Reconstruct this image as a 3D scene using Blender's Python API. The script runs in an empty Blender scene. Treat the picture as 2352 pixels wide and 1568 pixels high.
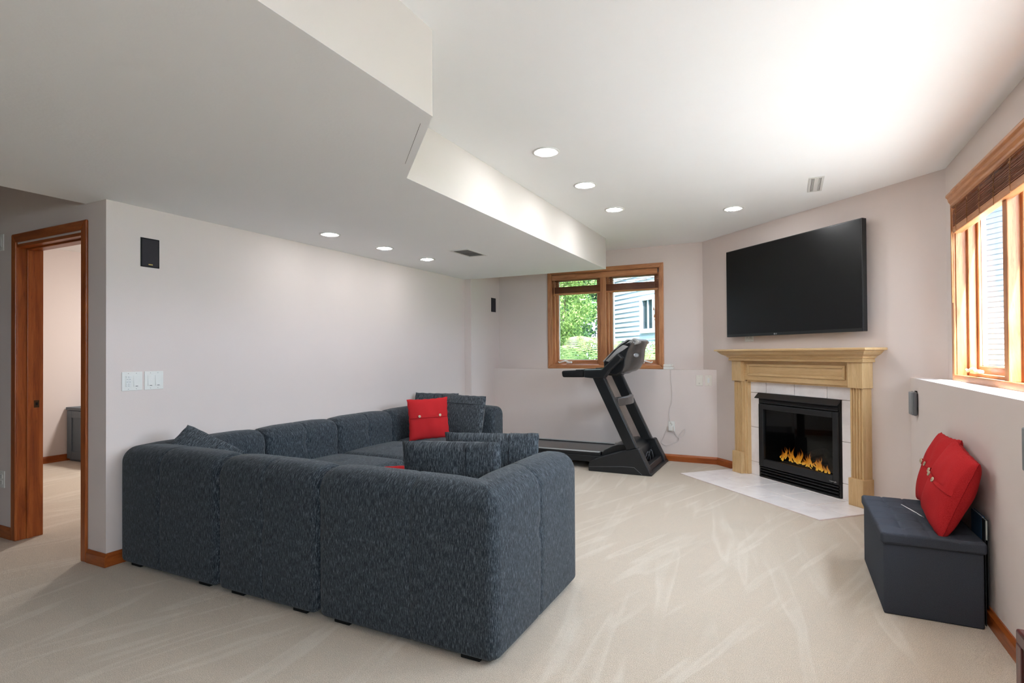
import bpy, bmesh, math, random
from mathutils import Vector, Matrix, Euler

random.seed(7)
SC = bpy.context.scene
COL = SC.collection
PI = math.pi
R2 = math.sqrt(2.0)

# ------------------------------------------------------------------ camera
H_EYE = 1.235
cam_d = bpy.data.cameras.new('camera')
cam = bpy.data.objects.new('camera', cam_d)
COL.objects.link(cam)
cam_d.sensor_fit = 'HORIZONTAL'
cam_d.sensor_width = 36.0
cam_d.lens = 1269.2442 / 2352.0 * 36.0
cam_d.shift_y = 15.8427 / 2352.0
cam_d.clip_start = 0.05
cam_d.clip_end = 200
cam.matrix_world = (Matrix.Translation((0, 0, H_EYE)) @ Matrix.Rotation(math.radians(26.4842), 4, 'Z')
                    @ Matrix.Rotation(math.radians(90 + 0.5559), 4, 'X') @ Matrix.Rotation(math.radians(-0.3655), 4, 'Z'))
SC.camera = cam

# ------------------------------------------------------------------ colour management, world, sun
SC.view_settings.view_transform = 'Standard'
SC.view_settings.look = 'None'
SC.view_settings.exposure = 0.84
SC.view_settings.gamma = 1.0
SC.view_settings.use_curve_mapping = False
SC.cycles.use_denoising = True
SC.cycles.use_adaptive_sampling = True
SC.cycles.adaptive_threshold = 0.08
SC.cycles.adaptive_min_samples = 16
SC.cycles.use_light_tree = False
SC.cycles.max_bounces = 8
SC.cycles.diffuse_bounces = 5
SC.cycles.glossy_bounces = 3
SC.cycles.transmission_bounces = 4
SC.cycles.transparent_max_bounces = 16
SC.cycles.caustics_reflective = False
SC.cycles.caustics_refractive = False
SC.cycles.sample_clamp_indirect = 8.0

SKY = 10.0
LAMP = 112.0
LAMP_SOFFIT = 49.0
w = bpy.data.worlds.new('sky')
SC.world = w
w.use_nodes = True
bg = w.node_tree.nodes['Background']
bg.inputs['Color'].default_value = (0.70, 0.85, 1.02, 1)
bg.inputs['Strength'].default_value = SKY

sun_d = bpy.data.lights.new('sun', 'SUN')
sun_d.energy = 25.0
sun_d.angle = math.radians(0.8)
sun_d.color = (1.0, 0.97, 0.93)
sun = bpy.data.objects.new('sun', sun_d)
COL.objects.link(sun)
sun.rotation_euler = Vector((-0.155, 0.50, -0.85)).to_track_quat('-Z', 'Y').to_euler()


def portal(loc, sx, sz, direction):
    d = bpy.data.lights.new('window_portal', 'AREA')
    d.shape = 'RECTANGLE'
    d.size, d.size_y = sx, sz
    d.cycles.is_portal = True
    o = bpy.data.objects.new('window_portal', d)
    COL.objects.link(o)
    o.location = loc
    o.rotation_euler = Vector(direction).to_track_quat('-Z', 'Y').to_euler()


portal((-2.04, 6.81, 1.67), 1.4, 1.2, (0, -1, 0))
portal((1.17, 3.15, 1.67), 2.9, 1.2, (-1, 0, 0))
portal((1.17, -1.50, 1.67), 2.4, 1.2, (-1, 0, 0))

# ------------------------------------------------------------------ room numbers (metres)
ZS, ZC = 2.163, 2.503
XL, YC = -3.592, 1.847
XRU, XRL, ZL = 0.996, 0.809, 1.042
YBL, YBU = 6.474, 6.634
DW = 5.773
XS1, XS2, YS, XSL = -1.785, -1.231, 5.923, -3.813
YJ1, YJ2 = 1.788, 2.352
YREAR, XFAR = -3.6, -6.6


# ------------------------------------------------------------------ materials
def srgb(r, g, b):
    def f(c):
        c /= 255.0
        return c / 12.92 if c <= 0.04045 else ((c + 0.055) / 1.055) ** 2.4
    return (f(r), f(g), f(b), 1.0)


class NT:
    def __init__(self, name):
        self.m = bpy.data.materials.new(name)
        self.m.use_nodes = True
        self.t = self.m.node_tree
        self.b = self.t.nodes['Principled BSDF']
        self.out = self.t.nodes['Material Output']

    def n(self, kind, **kw):
        nd = self.t.nodes.new(kind)
        for k, v in kw.items():
            if k in nd.inputs:
                nd.inputs[k].default_value = v
            else:
                setattr(nd, k, v)
        return nd

    def l(self, a, b):
        self.t.links.new(a, b)

    def coords(self, kind='Object', scale=(1, 1, 1), rot=(0, 0, 0)):
        src = self.n('ShaderNodeTexCoord').outputs[kind]
        if any(rot):
            m0 = self.n('ShaderNodeMapping')
            m0.inputs['Rotation'].default_value = rot
            self.l(src, m0.inputs['Vector'])
            src = m0.outputs['Vector']
        mp = self.n('ShaderNodeMapping')
        mp.inputs['Scale'].default_value = scale
        self.l(src, mp.inputs['Vector'])
        return mp.outputs['Vector']

    def noise(self, vec, scale, detail=3.0, rough=0.55, dist=0.0):
        nd = self.n('ShaderNodeTexNoise')
        nd.inputs['Scale'].default_value = scale
        nd.inputs['Detail'].default_value = detail
        nd.inputs['Roughness'].default_value = rough
        nd.inputs['Distortion'].default_value = dist
        self.l(vec, nd.inputs['Vector'])
        return nd.outputs['Fac']

    def ramp(self, fac, stops):
        nd = self.n('ShaderNodeValToRGB')
        cr = nd.color_ramp
        while len(cr.elements) < len(stops):
            cr.elements.new(0.5)
        for e, (p, c) in zip(cr.elements, stops):
            e.position = p
            e.color = c
        self.l(fac, nd.inputs['Fac'])
        return nd.outputs['Color']

    def mix(self, a, b, fac, mode='MIX'):
        nd = self.n('ShaderNodeMix')
        nd.data_type = 'RGBA'
        nd.blend_type = mode
        for s, v in ((nd.inputs[6], a), (nd.inputs[7], b), (nd.inputs[0], fac)):
            if hasattr(v, 'links'):
                self.l(v, s)
            else:
                s.default_value = v
        return nd.outputs[2]

    def bump(self, h, strength=0.3, dist=0.002):
        nd = self.n('ShaderNodeBump')
        nd.inputs['Strength'].default_value = strength
        nd.inputs['Distance'].default_value = dist
        self.l(h, nd.inputs['Height'])
        self.l(nd.outputs['Normal'], self.b.inputs['Normal'])

    def base(self, c):
        if hasattr(c, 'links'):
            self.l(c, self.b.inputs['Base Color'])
        else:
            self.b.inputs['Base Color'].default_value = c

    def rough(self, r, spec=0.5, metal=0.0):
        self.b.inputs['Roughness'].default_value = r
        self.b.inputs['Specular IOR Level'].default_value = spec
        self.b.inputs['Metallic'].default_value = metal


M = {}


def paint(name, col, rough=0.85, bump=0.12, scale=160, spec=0.25):
    k = NT(name)
    v = k.coords()
    k.base(k.mix(col, tuple(c * 0.96 for c in col[:3]) + (1,), k.noise(v, 2.3)))
    k.rough(rough, spec)
    k.bump(k.noise(v, scale, 2), bump, 0.002)
    M[name] = k.m


def plain(name, col, rough=0.5, spec=0.5, metal=0.0, noise=0.06, nscale=40):
    k = NT(name)
    v = k.coords()
    k.base(k.mix(col, tuple(max(0, c * (1 - noise * 3)) for c in col[:3]) + (1,), k.noise(v, nscale)))
    k.rough(rough, spec, metal)
    M[name] = k.m


def wood(name, c1, c2, c3, axis='Z', rough=0.38, scale=1.0, spec=0.45):
    k = NT(name)
    s = {'X': (1.2, 14, 14), 'Y': (14, 1.2, 14), 'Z': (14, 14, 1.2)}[axis]
    v = k.coords('Object', tuple(a * scale for a in s))
    v2 = k.coords('Object', tuple(a * scale * 5 for a in s))
    g = k.noise(v, 1.6, 5, 0.6, 1.4)
    f = k.noise(v2, 3.0, 3, 0.6, 0.2)
    base = k.ramp(g, [(0.30, c1), (0.52, c2), (0.72, c3)])
    k.base(k.mix(base, tuple(c * 0.62 for c in c1[:3]) + (1,), k.ramp(f, [(0.56, (0, 0, 0, 1)), (0.75, (0.55, 0.55, 0.55, 1))])))
    k.rough(rough, spec)
    k.bump(f, 0.08, 0.001)
    M[name] = k.m


WALLC = srgb(220, 207, 201)
paint('wall', WALLC)
paint('ceiling', srgb(248, 249, 250), 0.9, 0.10, 90)
paint('soffit_plaster', srgb(247, 248, 250), 0.85, 0.30, 55, 0.35)
paint('low_bounce_taupe', srgb(120, 110, 102))  # dark tone for the unseen walls, chosen to cut bounced light
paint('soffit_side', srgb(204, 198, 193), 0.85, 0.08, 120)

# carpet: short cut pile with brushed vacuum strokes
k = NT('carpet')
v = k.coords()
fine = k.noise(v, 300, 2, 0.7)
mid = k.noise(v, 38, 3, 0.6)
big = k.noise(v, 1.6, 3, 0.55, 0.6)
st1 = k.noise(k.coords('Object', (0.7, 7.0, 1), (0, 0, math.radians(-97))), 1.0, 2, 0.4, 0.15)
st2 = k.noise(k.coords('Object', (0.8, 8.0, 1), (0, 0, math.radians(-70))), 1.0, 2, 0.4, 0.15)
msk = k.noise(v, 0.8, 2, 0.5, 0.3)
c = k.ramp(fine, [(0.25, srgb(146, 128, 108)), (0.5, srgb(203, 187, 168)), (0.8, srgb(242, 230, 216))])
c = k.mix(c, srgb(184, 173, 158), k.ramp(mid, [(0.45, (0, 0, 0, 1)), (0.75, (0.35, 0.35, 0.35, 1))]))
m1 = k.mix(k.ramp(st1, [(0.55, (0, 0, 0, 1)), (0.60, (0.24, 0.24, 0.24, 1)), (0.70, (0, 0, 0, 1))]), (0, 0, 0, 1), k.ramp(msk, [(0.45, (0, 0, 0, 1)), (0.6, (1, 1, 1, 1))]))
m2 = k.mix(k.ramp(st2, [(0.56, (0, 0, 0, 1)), (0.60, (0.24, 0.24, 0.24, 1)), (0.68, (0, 0, 0, 1))]), (0, 0, 0, 1), k.ramp(msk, [(0.40, (1, 1, 1, 1)), (0.55, (0, 0, 0, 1))]))
c = k.mix(c, srgb(238, 230, 217), m1)
c = k.mix(c, srgb(238, 230, 217), m2)
c = k.mix(c, srgb(184, 172, 156), k.ramp(big, [(0.50, (0, 0, 0, 1)), (0.70, (0.28, 0.28, 0.28, 1))]))
k.base(c)
k.rough(0.97, 0.1)
k.b.inputs['Sheen Weight'].default_value = 0.15
add = k.n('ShaderNodeMath', operation='ADD')
k.l(fine, add.inputs[0])
k.l(mid, add.inputs[1])
k.bump(add.outputs[0], 0.7, 0.006)
M['carpet'] = k.m

wood('oak_trim', srgb(156, 98, 60), srgb(188, 128, 84), srgb(206, 150, 106), 'Z', 0.36)
wood('oak_trim_x', srgb(156, 98, 60), srgb(188, 128, 84), srgb(206, 150, 106), 'X', 0.36)
wood('cherry_jamb', srgb(128, 58, 18), srgb(160, 82, 32), srgb(178, 100, 46), 'Z', 0.34)
wood('cherry_jamb_x', srgb(128, 58, 18), srgb(160, 82, 32), srgb(178, 100, 46), 'X', 0.34)
wood('maple', srgb(196, 160, 112), srgb(206, 172, 124), srgb(214, 182, 136), 'Z', 0.42)
wood('maple_x', srgb(196, 160, 112), srgb(206, 172, 124), srgb(214, 182, 136), 'X', 0.42)
wood('blind_wood', srgb(120, 66, 38), srgb(146, 84, 52), srgb(160, 98, 64), 'X', 0.45)
wood('dark_cherry', srgb(58, 14, 12), srgb(84, 24, 20), srgb(104, 36, 30), 'Z', 0.28)
wood('button_wood', srgb(150, 132, 108), srgb(196, 180, 152), srgb(214, 200, 176), 'X', 0.5, 6.0)


def fabric(name, dark, midc, light, su, sv, kind='UV', rough=0.95, bump=0.35, p=(0.34, 0.50, 0.70), sheen=0.0):
    k = NT(name)
    v1 = k.coords(kind, (su, sv, su))
    v2 = k.coords(kind, (su * 2.1, sv * 3.0, su * 2.1))
    a = k.noise(v1, 1.0, 2, 0.6, 0.25)
    b = k.noise(v2, 1.0, 2, 0.6, 0.2)
    m_ = k.n('ShaderNodeMix')
    m_.inputs[0].default_value = 0.42
    k.l(a, m_.inputs[2])
    k.l(b, m_.inputs[3])
    k.base(k.ramp(m_.outputs[0], [(p[0], dark), (p[1], midc), (p[2], light)]))
    k.rough(rough, 0.15)
    k.b.inputs['Sheen Weight'].default_value = sheen
    k.bump(m_.outputs[0], bump, 0.003)
    M[name] = k.m


fabric('sofa_fabric', srgb(27, 31, 35), srgb(48, 54, 60), srgb(106, 113, 119), 340, 30, p=(0.36, 0.50, 0.66), sheen=0.1)
fabric('cushion_fabric', srgb(32, 35, 39), srgb(59, 64, 69), srgb(118, 124, 129), 260, 28, p=(0.36, 0.50, 0.66), sheen=0.1)
fabric('red_linen', srgb(152, 24, 28), srgb(184, 38, 42), srgb(204, 60, 60), 420, 420, p=(0.3, 0.5, 0.72), bump=0.2)
fabric('bench_linen', srgb(46, 50, 58), srgb(66, 70, 79), srgb(92, 96, 105), 500, 500, p=(0.3, 0.5, 0.72), bump=0.2)
plain('seam_thread', srgb(30, 34, 40), 0.9)
plain('black_plastic', srgb(30, 31, 33), 0.42, 0.5)
plain('black_satin', srgb(24, 26, 28), 0.32, 0.5)
plain('black_metal', srgb(26, 26, 27), 0.45, 0.5)
plain('matt_black', srgb(18, 18, 18), 0.7, 0.3)
plain('belt_rubber', srgb(34, 35, 37), 0.18, 0.5)
plain('silver', srgb(196, 198, 200), 0.35, 0.6, 0.6)
plain('grey_gloss', srgb(92, 86, 82), 0.22, 0.6, 0.35)
plain('console_face', srgb(168, 166, 164), 0.3, 0.5, 0.2)
plain('grey_box', srgb(112, 113, 118), 0.55, 0.4)
plain('grey_box_side', srgb(132, 136, 140), 0.55, 0.4)
plain('charcoal_grille', srgb(62, 58, 62), 0.8, 0.2)
plain('white_plastic', srgb(226, 224, 218), 0.4, 0.5, 0, 0.02)
plain('white_metal', srgb(222, 222, 219), 0.45, 0.5, 0, 0.02)
plain('almond_plastic', srgb(224, 217, 206), 0.4, 0.5, 0, 0.02)
plain('slot_dark', srgb(60, 58, 54), 0.7)
plain('vent_shadow', srgb(110, 110, 108), 0.7)
plain('brass', srgb(196, 164, 96), 0.3, 0.5, 0.8)
plain('bronze', srgb(84, 62, 40), 0.4, 0.5, 0.7)
plain('grout_light', srgb(226, 210, 204), 0.9, 0.2)
plain('grout', srgb(186, 168, 162), 0.9, 0.2)
plain('log_bark', srgb(52, 46, 42), 0.95, 0.1, 0, 0.2, 30)
plain('firebox', srgb(20, 24, 27), 0.6, 0.3)
plain('book_blue', srgb(42, 84, 120), 0.5)
plain('book_cover', srgb(26, 34, 38), 0.4)
plain('book_pages', srgb(206, 210, 204), 0.8)
plain('cabinet_blue', srgb(88, 99, 108), 0.5, 0.4)
plain('white_edge', srgb(230, 230, 230), 0.5)
plain('tree_bark', srgb(92, 78, 62), 0.95, 0.1)
plain('siding', srgb(138, 149, 162), 0.7, 0.3)
plain('house_trim', srgb(150, 158, 168), 0.6, 0.3)
plain('house_glass', srgb(40, 50, 56), 0.1, 0.6)
plain('bounce_slab', srgb(200, 196, 190), 0.9, 0.2)  # pale tone of the added ground that bounces light
plain('lawn', srgb(96, 124, 70), 0.95, 0.1, 0, 0.2, 6)
plain('roof_shingle', srgb(90, 88, 88), 0.9, 0.2)
plain('cord_white', srgb(222, 214, 210), 0.6)
plain('tan_cord', srgb(170, 120, 76), 0.7)
plain('flame_seat', srgb(40, 34, 30), 0.9)

# ceramic tile, softly mottled
k = NT('ceramic')
v = k.coords()
k.base(k.ramp(k.noise(v, 7, 4, 0.6), [(0.3, srgb(230, 223, 223)), (0.5, srgb(240, 234, 233)), (0.75, srgb(245, 240, 239))]))
k.rough(0.28, 0.5)
M['ceramic'] = k.m


def leafmat(name, a, b):
    k = NT(name)
    v = k.coords('Object', (3, 3, 3))
    k.base(k.ramp(k.noise(v, 2.0, 3), [(0.3, a), (0.7, b)]))
    k.rough(0.6, 0.3)
    tr = k.n('ShaderNodeBsdfTranslucent')
    tr.inputs['Color'].default_value = tuple(min(1, c * 1.5) for c in b[:3]) + (1,)
    mx = k.n('ShaderNodeMixShader')
    mx.inputs[0].default_value = 0.35
    k.l(k.b.outputs[0], mx.inputs[1])
    k.l(tr.outputs[0], mx.inputs[2])
    k.l(mx.outputs[0], k.out.inputs['Surface'])
    M[name] = k.m


leafmat('leaf_green', srgb(40, 72, 40), srgb(80, 112, 62))
leafmat('leaf_pine', srgb(36, 66, 56), srgb(64, 98, 82))
leafmat('leaf_lime', srgb(72, 100, 46), srgb(112, 134, 72))
leafmat('leaf_fern', srgb(112, 134, 70), srgb(150, 164, 104))

# window glass: clear with a weak mirror
k = NT('window_glass')
tr = k.n('ShaderNodeBsdfTransparent')
tr.inputs['Color'].default_value = (0.96, 0.98, 0.98, 1)
gl = k.n('ShaderNodeBsdfGlossy')
gl.inputs['Roughness'].default_value = 0.0
lw = k.n('ShaderNodeLayerWeight')
lw.inputs['Blend'].default_value = 0.5
pw_ = k.n('ShaderNodeMath', operation='POWER')
k.l(lw.outputs['Facing'], pw_.inputs[0])
pw_.inputs[1].default_value = 5.0
fr = k.n('ShaderNodeMath', operation='MULTIPLY_ADD')
k.l(pw_.outputs[0], fr.inputs[0])
fr.inputs[1].default_value = 0.45
fr.inputs[2].default_value = 0.03
mx = k.n('ShaderNodeMixShader')
k.l(fr.outputs[0], mx.inputs[0])
k.l(tr.outputs[0], mx.inputs[1])
k.l(gl.outputs[0], mx.inputs[2])
k.l(mx.outputs[0], k.out.inputs['Surface'])
M['window_glass'] = k.m
DIMMED = k.m.copy()
DIMMED.name = 'dimmed_glass'
DIMMED.node_tree.nodes['Transparent BSDF'].inputs['Color'].default_value = (0.84, 0.86, 0.86, 1)  # tint put in to dim the bright outdoors, no screen here
M['dimmed_glass'] = DIMMED
# smoked fireplace glass
k = NT('fire_glass')
tr = k.n('ShaderNodeBsdfTransparent')
tr.inputs['Color'].default_value = (0.62, 0.66, 0.68, 1)
gl = k.n('ShaderNodeBsdfGlossy')
gl.inputs['Roughness'].default_value = 0.02
lw = k.n('ShaderNodeLayerWeight')
lw.inputs['Blend'].default_value = 0.5
pw_ = k.n('ShaderNodeMath', operation='POWER')
k.l(lw.outputs['Facing'], pw_.inputs[0])
pw_.inputs[1].default_value = 5.0
fr = k.n('ShaderNodeMath', operation='MULTIPLY_ADD')
k.l(pw_.outputs[0], fr.inputs[0])
fr.inputs[1].default_value = 0.45
fr.inputs[2].default_value = 0.03
mx = k.n('ShaderNodeMixShader')
k.l(fr.outputs[0], mx.inputs[0])
k.l(tr.outputs[0], mx.inputs[1])
k.l(gl.outputs[0], mx.inputs[2])
k.l(mx.outputs[0], k.out.inputs['Surface'])
M['fire_glass'] = k.m
# television panel
k = NT('tv_panel')
k.base((0.004, 0.004, 0.0045, 1))
k.rough(0.32, 0.28)
M['tv_panel'] = k.m


def glow(name, col, strength):
    k = NT(name)
    k.base(col)
    k.b.inputs['Emission Color'].default_value = col
    k.b.inputs['Emission Strength'].default_value = strength
    M[name] = k.m


glow('lamp_lens', (0.975, 0.985, 1.0, 1), LAMP)
glow('soffit_lamp_lens', (0.975, 0.985, 1.0, 1), LAMP_SOFFIT)
glow('side_room_fill', (1.0, 0.97, 0.94, 1), 170.0)
# flame: yellow core to orange tips along the height of the blade
k = NT('flame')
v = k.coords('Generated')
sep = k.n('ShaderNodeSeparateXYZ')
k.l(v, sep.inputs[0])
nz = k.noise(k.coords('Object', (40, 40, 14)), 1.0, 2)
ad = k.n('ShaderNodeMath', operation='MULTIPLY_ADD')
k.l(nz, ad.inputs[0])
ad.inputs[1].default_value = 0.5
k.l(sep.outputs['Z'], ad.inputs[2])
c = k.ramp(ad.outputs[0], [(0.2, srgb(250, 186, 70)), (0.55, srgb(226, 136, 36)), (1.0, srgb(140, 62, 16))])
k.base((0.02, 0.01, 0.0, 1))
k.l(c, k.b.inputs['Emission Color'])
k.b.inputs['Emission Strength'].default_value = 0.9
trn = k.n('ShaderNodeBsdfTransparent')
mx = k.n('ShaderNodeMixShader')
k.l(k.ramp(ad.outputs[0], [(0.25, (0.15, 0.15, 0.15, 1)), (1.15, (0.8, 0.8, 0.8, 1))]), mx.inputs[0])
k.l(k.b.outputs[0], mx.inputs[1])
k.l(trn.outputs[0], mx.inputs[2])
k.l(mx.outputs[0], k.out.inputs['Surface'])
k.m.cycles.emission_sampling = 'NONE'
M['flame'] = k.m


# ------------------------------------------------------------------ mesh helpers
class MB:
    def __init__(self):
        self.v, self.f, self.uv, self.sm = [], [], [], []

    def quadgrid(self, rows, uvrows=None, smooth=True, close_u=False, close_v=False):
        base = len(self.v)
        nr, nc = len(rows), len(rows[0])
        for r in rows:
            self.v += [tuple(p) for p in r]
        for i in range(nr if close_v else nr - 1):
            for j in range(nc if close_u else nc - 1):
                i2, j2 = (i + 1) % nr, (j + 1) % nc
                self.f.append((base + i * nc + j, base + i * nc + j2, base + i2 * nc + j2, base + i2 * nc + j))
                if uvrows:
                    jj = j + 1
                    self.uv.append([uvrows[i][j], uvrows[i][jj], uvrows[i + 1 if not close_v else i + 1][jj], uvrows[i + 1][j]])
                else:
                    self.uv.append(None)
                self.sm.append(smooth)

    def face(self, pts, smooth=False, uv=None):
        b = len(self.v)
        self.v += [tuple(p) for p in pts]
        self.f.append(tuple(range(b, b + len(pts))))
        self.uv.append(uv)
        self.sm.append(smooth)

    def box(self, x0, x1, y0, y1, z0, z1):
        b = len(self.v)
        self.v += [(x, y, z) for z in (z0, z1) for y in (y0, y1) for x in (x0, x1)]
        for q in ((0, 2, 3, 1), (4, 5, 7, 6), (0, 1, 5, 4), (2, 6, 7, 3), (0, 4, 6, 2), (1, 3, 7, 5)):
            self.f.append(tuple(b + i for i in q))
            self.uv.append(None)
            self.sm.append(False)
        return self

    def prism(self, poly, axis, a0, a1, smooth=False):
        """poly: 2D points. axis X: (y,z), Y: (x,z), Z: (x,y)"""
        def P(p, a):
            return {'X': (a, p[0], p[1]), 'Y': (p[0], a, p[1]), 'Z': (p[0], p[1], a)}[axis]
        n = len(poly)
        b = len(self.v)
        self.v += [P(p, a0) for p in poly] + [P(p, a1) for p in poly]
        self.f.append(tuple(range(b, b + n)))
        self.f.append(tuple(range(b + 2 * n - 1, b + n - 1, -1)))
        self.uv += [None, None]
        self.sm += [False, False]
        for i in range(n):
            j = (i + 1) % n
            self.f.append((b + i, b + n + i, b + n + j, b + j))
            self.uv.append(None)
            self.sm.append(smooth)
        return self

    def tube(self, pts, r, seg=8, caps=True):
        pts = [Vector(p) for p in pts]
        rows = []
        up = Vector((0, 0, 1))
        prev = None
        for i, p in enumerate(pts):
            d = (pts[min(i + 1, len(pts) - 1)] - pts[max(i - 1, 0)])
            d = d.normalized() if d.length > 1e-9 else up
            if prev is None:
                a = d.cross(up if abs(d.z) < 0.95 else Vector((1, 0, 0))).normalized()
            else:
                a = (prev - d * prev.dot(d)).normalized()
            prev = a
            bb = d.cross(a)
            rr = r[i] if isinstance(r, (list, tuple)) else r
            rows.append([p + (a * math.cos(t) + bb * math.sin(t)) * rr for t in [2 * PI * q / seg for q in range(seg)]])
        self.quadgrid(rows, None, True, close_u=True)
        if caps:
            self.face(rows[0])
            self.face(rows[-1][::-1])
        return self

    def lathe(self, prof, center=(0, 0, 0), seg=24, smooth=True):
        cx, cy, cz = center
        rows = [[(cx + r * math.cos(2 * PI * q / seg), cy + r * math.sin(2 * PI * q / seg), cz + z) for q in range(seg)] for r, z in prof]
        self.quadgrid(rows, None, smooth, close_u=True)
        return self

    def rbox(self, c, s, r, seg=4, flat=(6, 6, 6), disp=None, smooth=True):
        """rounded box centred at c with full size s and corner radius r"""
        h = [a / 2 for a in s]
        r = min(r, min(h) * 0.999)

        def line(hh, m):
            arc = [hh - r + r * math.tan(math.pi / 4 * q / seg) for q in range(seg + 1)]
            inn = hh - r
            fl = [-inn + 2 * inn * q / m for q in range(m + 1)]
            return [-a for a in arc[::-1]][:-1] + fl + arc[1:]
        L = [line(h[i], flat[i]) for i in range(3)]
        for ax in range(3):
            a, b = (ax + 1) % 3, (ax + 2) % 3
            for sg in (-1, 1):
                rows, uvr = [], []
                for qb in L[b]:
                    row, ur = [], []
                    for qa in L[a]:
                        p = [0, 0, 0]
                        p[ax], p[a], p[b] = sg * h[ax], qa, qb
                        inn = [max(-(h[i] - r), min(h[i] - r, p[i])) for i in range(3)]
                        d = Vector([p[i] - inn[i] for i in range(3)])
                        q = Vector(inn) + d.normalized() * r if d.length > 0 else Vector(p)
                        if ax == 0:
                            uvq = (q.y, q.z)
                        elif ax == 1:
                            uvq = (q.x, q.z)
                        else:
                            uvq = (q.x, q.y)
                        if disp:
                            q = Vector(disp(q, d.normalized() if d.length else d))
                        row.append((q.x + c[0], q.y + c[1], q.z + c[2]))
                        ur.append(uvq)
                    if sg < 0:
                        row, ur = row[::-1], ur[::-1]
                    rows.append(row)
                    uvr.append(ur)
                self.quadgrid(rows, uvr, smooth)
        return self

    def mesh(self, name, weld=True):
        me = bpy.data.meshes.new(name)
        me.from_pydata(self.v, [], self.f)
        if any(u is not None for u in self.uv):
            lay = me.uv_layers.new(name='UVMap')
            i = 0
            for f, u in zip(self.f, self.uv):
                for q in range(len(f)):
                    lay.data[i].uv = u[q] if u else (self.v[f[q]][0] + self.v[f[q]][1], self.v[f[q]][2])
                    i += 1
        me.polygons.foreach_set('use_smooth', self.sm)
        if weld:
            bm = bmesh.new()
            bm.from_mesh(me)
            bmesh.ops.remove_doubles(bm, verts=bm.verts, dist=1e-5)
            bmesh.ops.recalc_face_normals(bm, faces=bm.faces)
            bm.to_mesh(me)
            bm.free()
        me.update()
        return me

    def build(self, name, mat, parent=None, bevel=0.0, bseg=2, weld=True, world=False, subsurf=0):
        if world and parent is not None:
            o_ = parent.location
            self.v = [(a - o_.x, b - o_.y, c - o_.z) for a, b, c in self.v]
        o = bpy.data.objects.new(name, self.mesh(name, weld))
        COL.objects.link(o)
        o.data.materials.append(M[mat] if isinstance(mat, str) else mat)
        if parent is not None:
            o.parent = parent
        if bevel:
            m_ = o.modifiers.new('bevel', 'BEVEL')
            m_.width = bevel
            m_.segments = bseg
            m_.limit_method = 'ANGLE'
            m_.angle_limit = math.radians(28)
        if subsurf:
            m_ = o.modifiers.new('subd', 'SUBSURF')
            m_.levels = m_.render_levels = subsurf
        return o


def tag(o, label=None, cat=None, group=None, kind=None):
    if label:
        o['label'] = label
    if cat:
        o['category'] = cat
    if group:
        o['group'] = group
    if kind:
        o['kind'] = kind
    return o


def thing(name, label, cat, loc=(0, 0, 0), rz=0.0, group=None, kind=None):
    o = bpy.data.objects.new(name, None)
    o.empty_display_size = 0.1
    COL.objects.link(o)
    o.location = loc
    o.rotation_euler = (0, 0, rz)
    return tag(o, label, cat, group, kind)


def struct(name, mb, mat, parent=None, bevel=0.0, label=None):
    o = mb.build(name, mat, parent, bevel)
    if parent is None:
        o['kind'] = 'structure'
    if label:
        o['label'] = label
    return o


def copy_tree(o, parent=None):
    cp = o.copy()
    COL.objects.link(cp)
    cp.parent = parent
    for ch in list(o.children):
        copy_tree(ch, cp)
    return cp


def bx(x0, x1, y0, y1, z0, z1):
    return MB().box(x0, x1, y0, y1, z0, z1)


def text_mesh(body, size, mat, parent, name, loc, rot=(PI / 2, 0, 0), depth=0.0005, align='CENTER'):
    cu = bpy.data.curves.new(name, 'FONT')
    cu.body = body
    cu.size = size
    cu.align_x = align
    cu.align_y = 'CENTER'
    cu.extrude = depth
    tmp = bpy.data.objects.new(name, cu)
    COL.objects.link(tmp)
    dg = bpy.context.evaluated_depsgraph_get()
    me = bpy.data.meshes.new_from_object(tmp.evaluated_get(dg))
    bpy.data.objects.remove(tmp)
    o = bpy.data.objects.new(name, me)
    COL.objects.link(o)
    me.materials.clear()
    me.materials.append(M[mat])
    o.parent = parent
    o.location = loc
    o.rotation_euler = rot
    return o


# ------------------------------------------------------------------ the shell
struct('floor', bx(-8.2, 1.1, -4.0, 7.5, -0.12, 0.0), 'carpet')
struct('ceiling', bx(-8.2, XRU + 0.155, -4.0, 7.5, ZC, ZC + 0.15), 'ceiling')

# dropped soffit: underside and side faces as one body with a plaster underside piece
foot = [(XSL, YREAR), (XS2, YREAR), (XS2, YJ1), (XS1, YJ2), (XS1, YS), (XL, YS), (XL, YC), (XSL, YC)]
sof = struct('ceiling_soffit', MB().prism(foot, 'Z', ZS + 0.0004, ZC), 'soffit_side', label='dropped cream ceiling bulkhead with a diagonal step over the sofa')
MB().prism(foot, 'Z', ZS, ZS + 0.0004).build('soffit_underside', 'soffit_plaster', sof)
# drywall tape line beside the diagonal step
mb = MB()
dvx, dvy = (XS1 - XS2), (YJ2 - YJ1)
ln = math.hypot(dvx, dvy)
nx_, ny_ = -dvy / ln, dvx / ln
if nx_ > 0:
    nx_, ny_ = -nx_, -ny_
a = (XS2 + 0.10 * dvx + nx_ * 0.035, YJ1 + 0.10 * dvy + ny_ * 0.035)
b = (XS2 + 0.72 * dvx + nx_ * 0.035, YJ1 + 0.72 * dvy + ny_ * 0.035)
mb.tube([(a[0], a[1], ZS), (b[0], b[1], ZS)], 0.0008, 6)
mb.build('tape_crack', 'slot_dark', sof)

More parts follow.
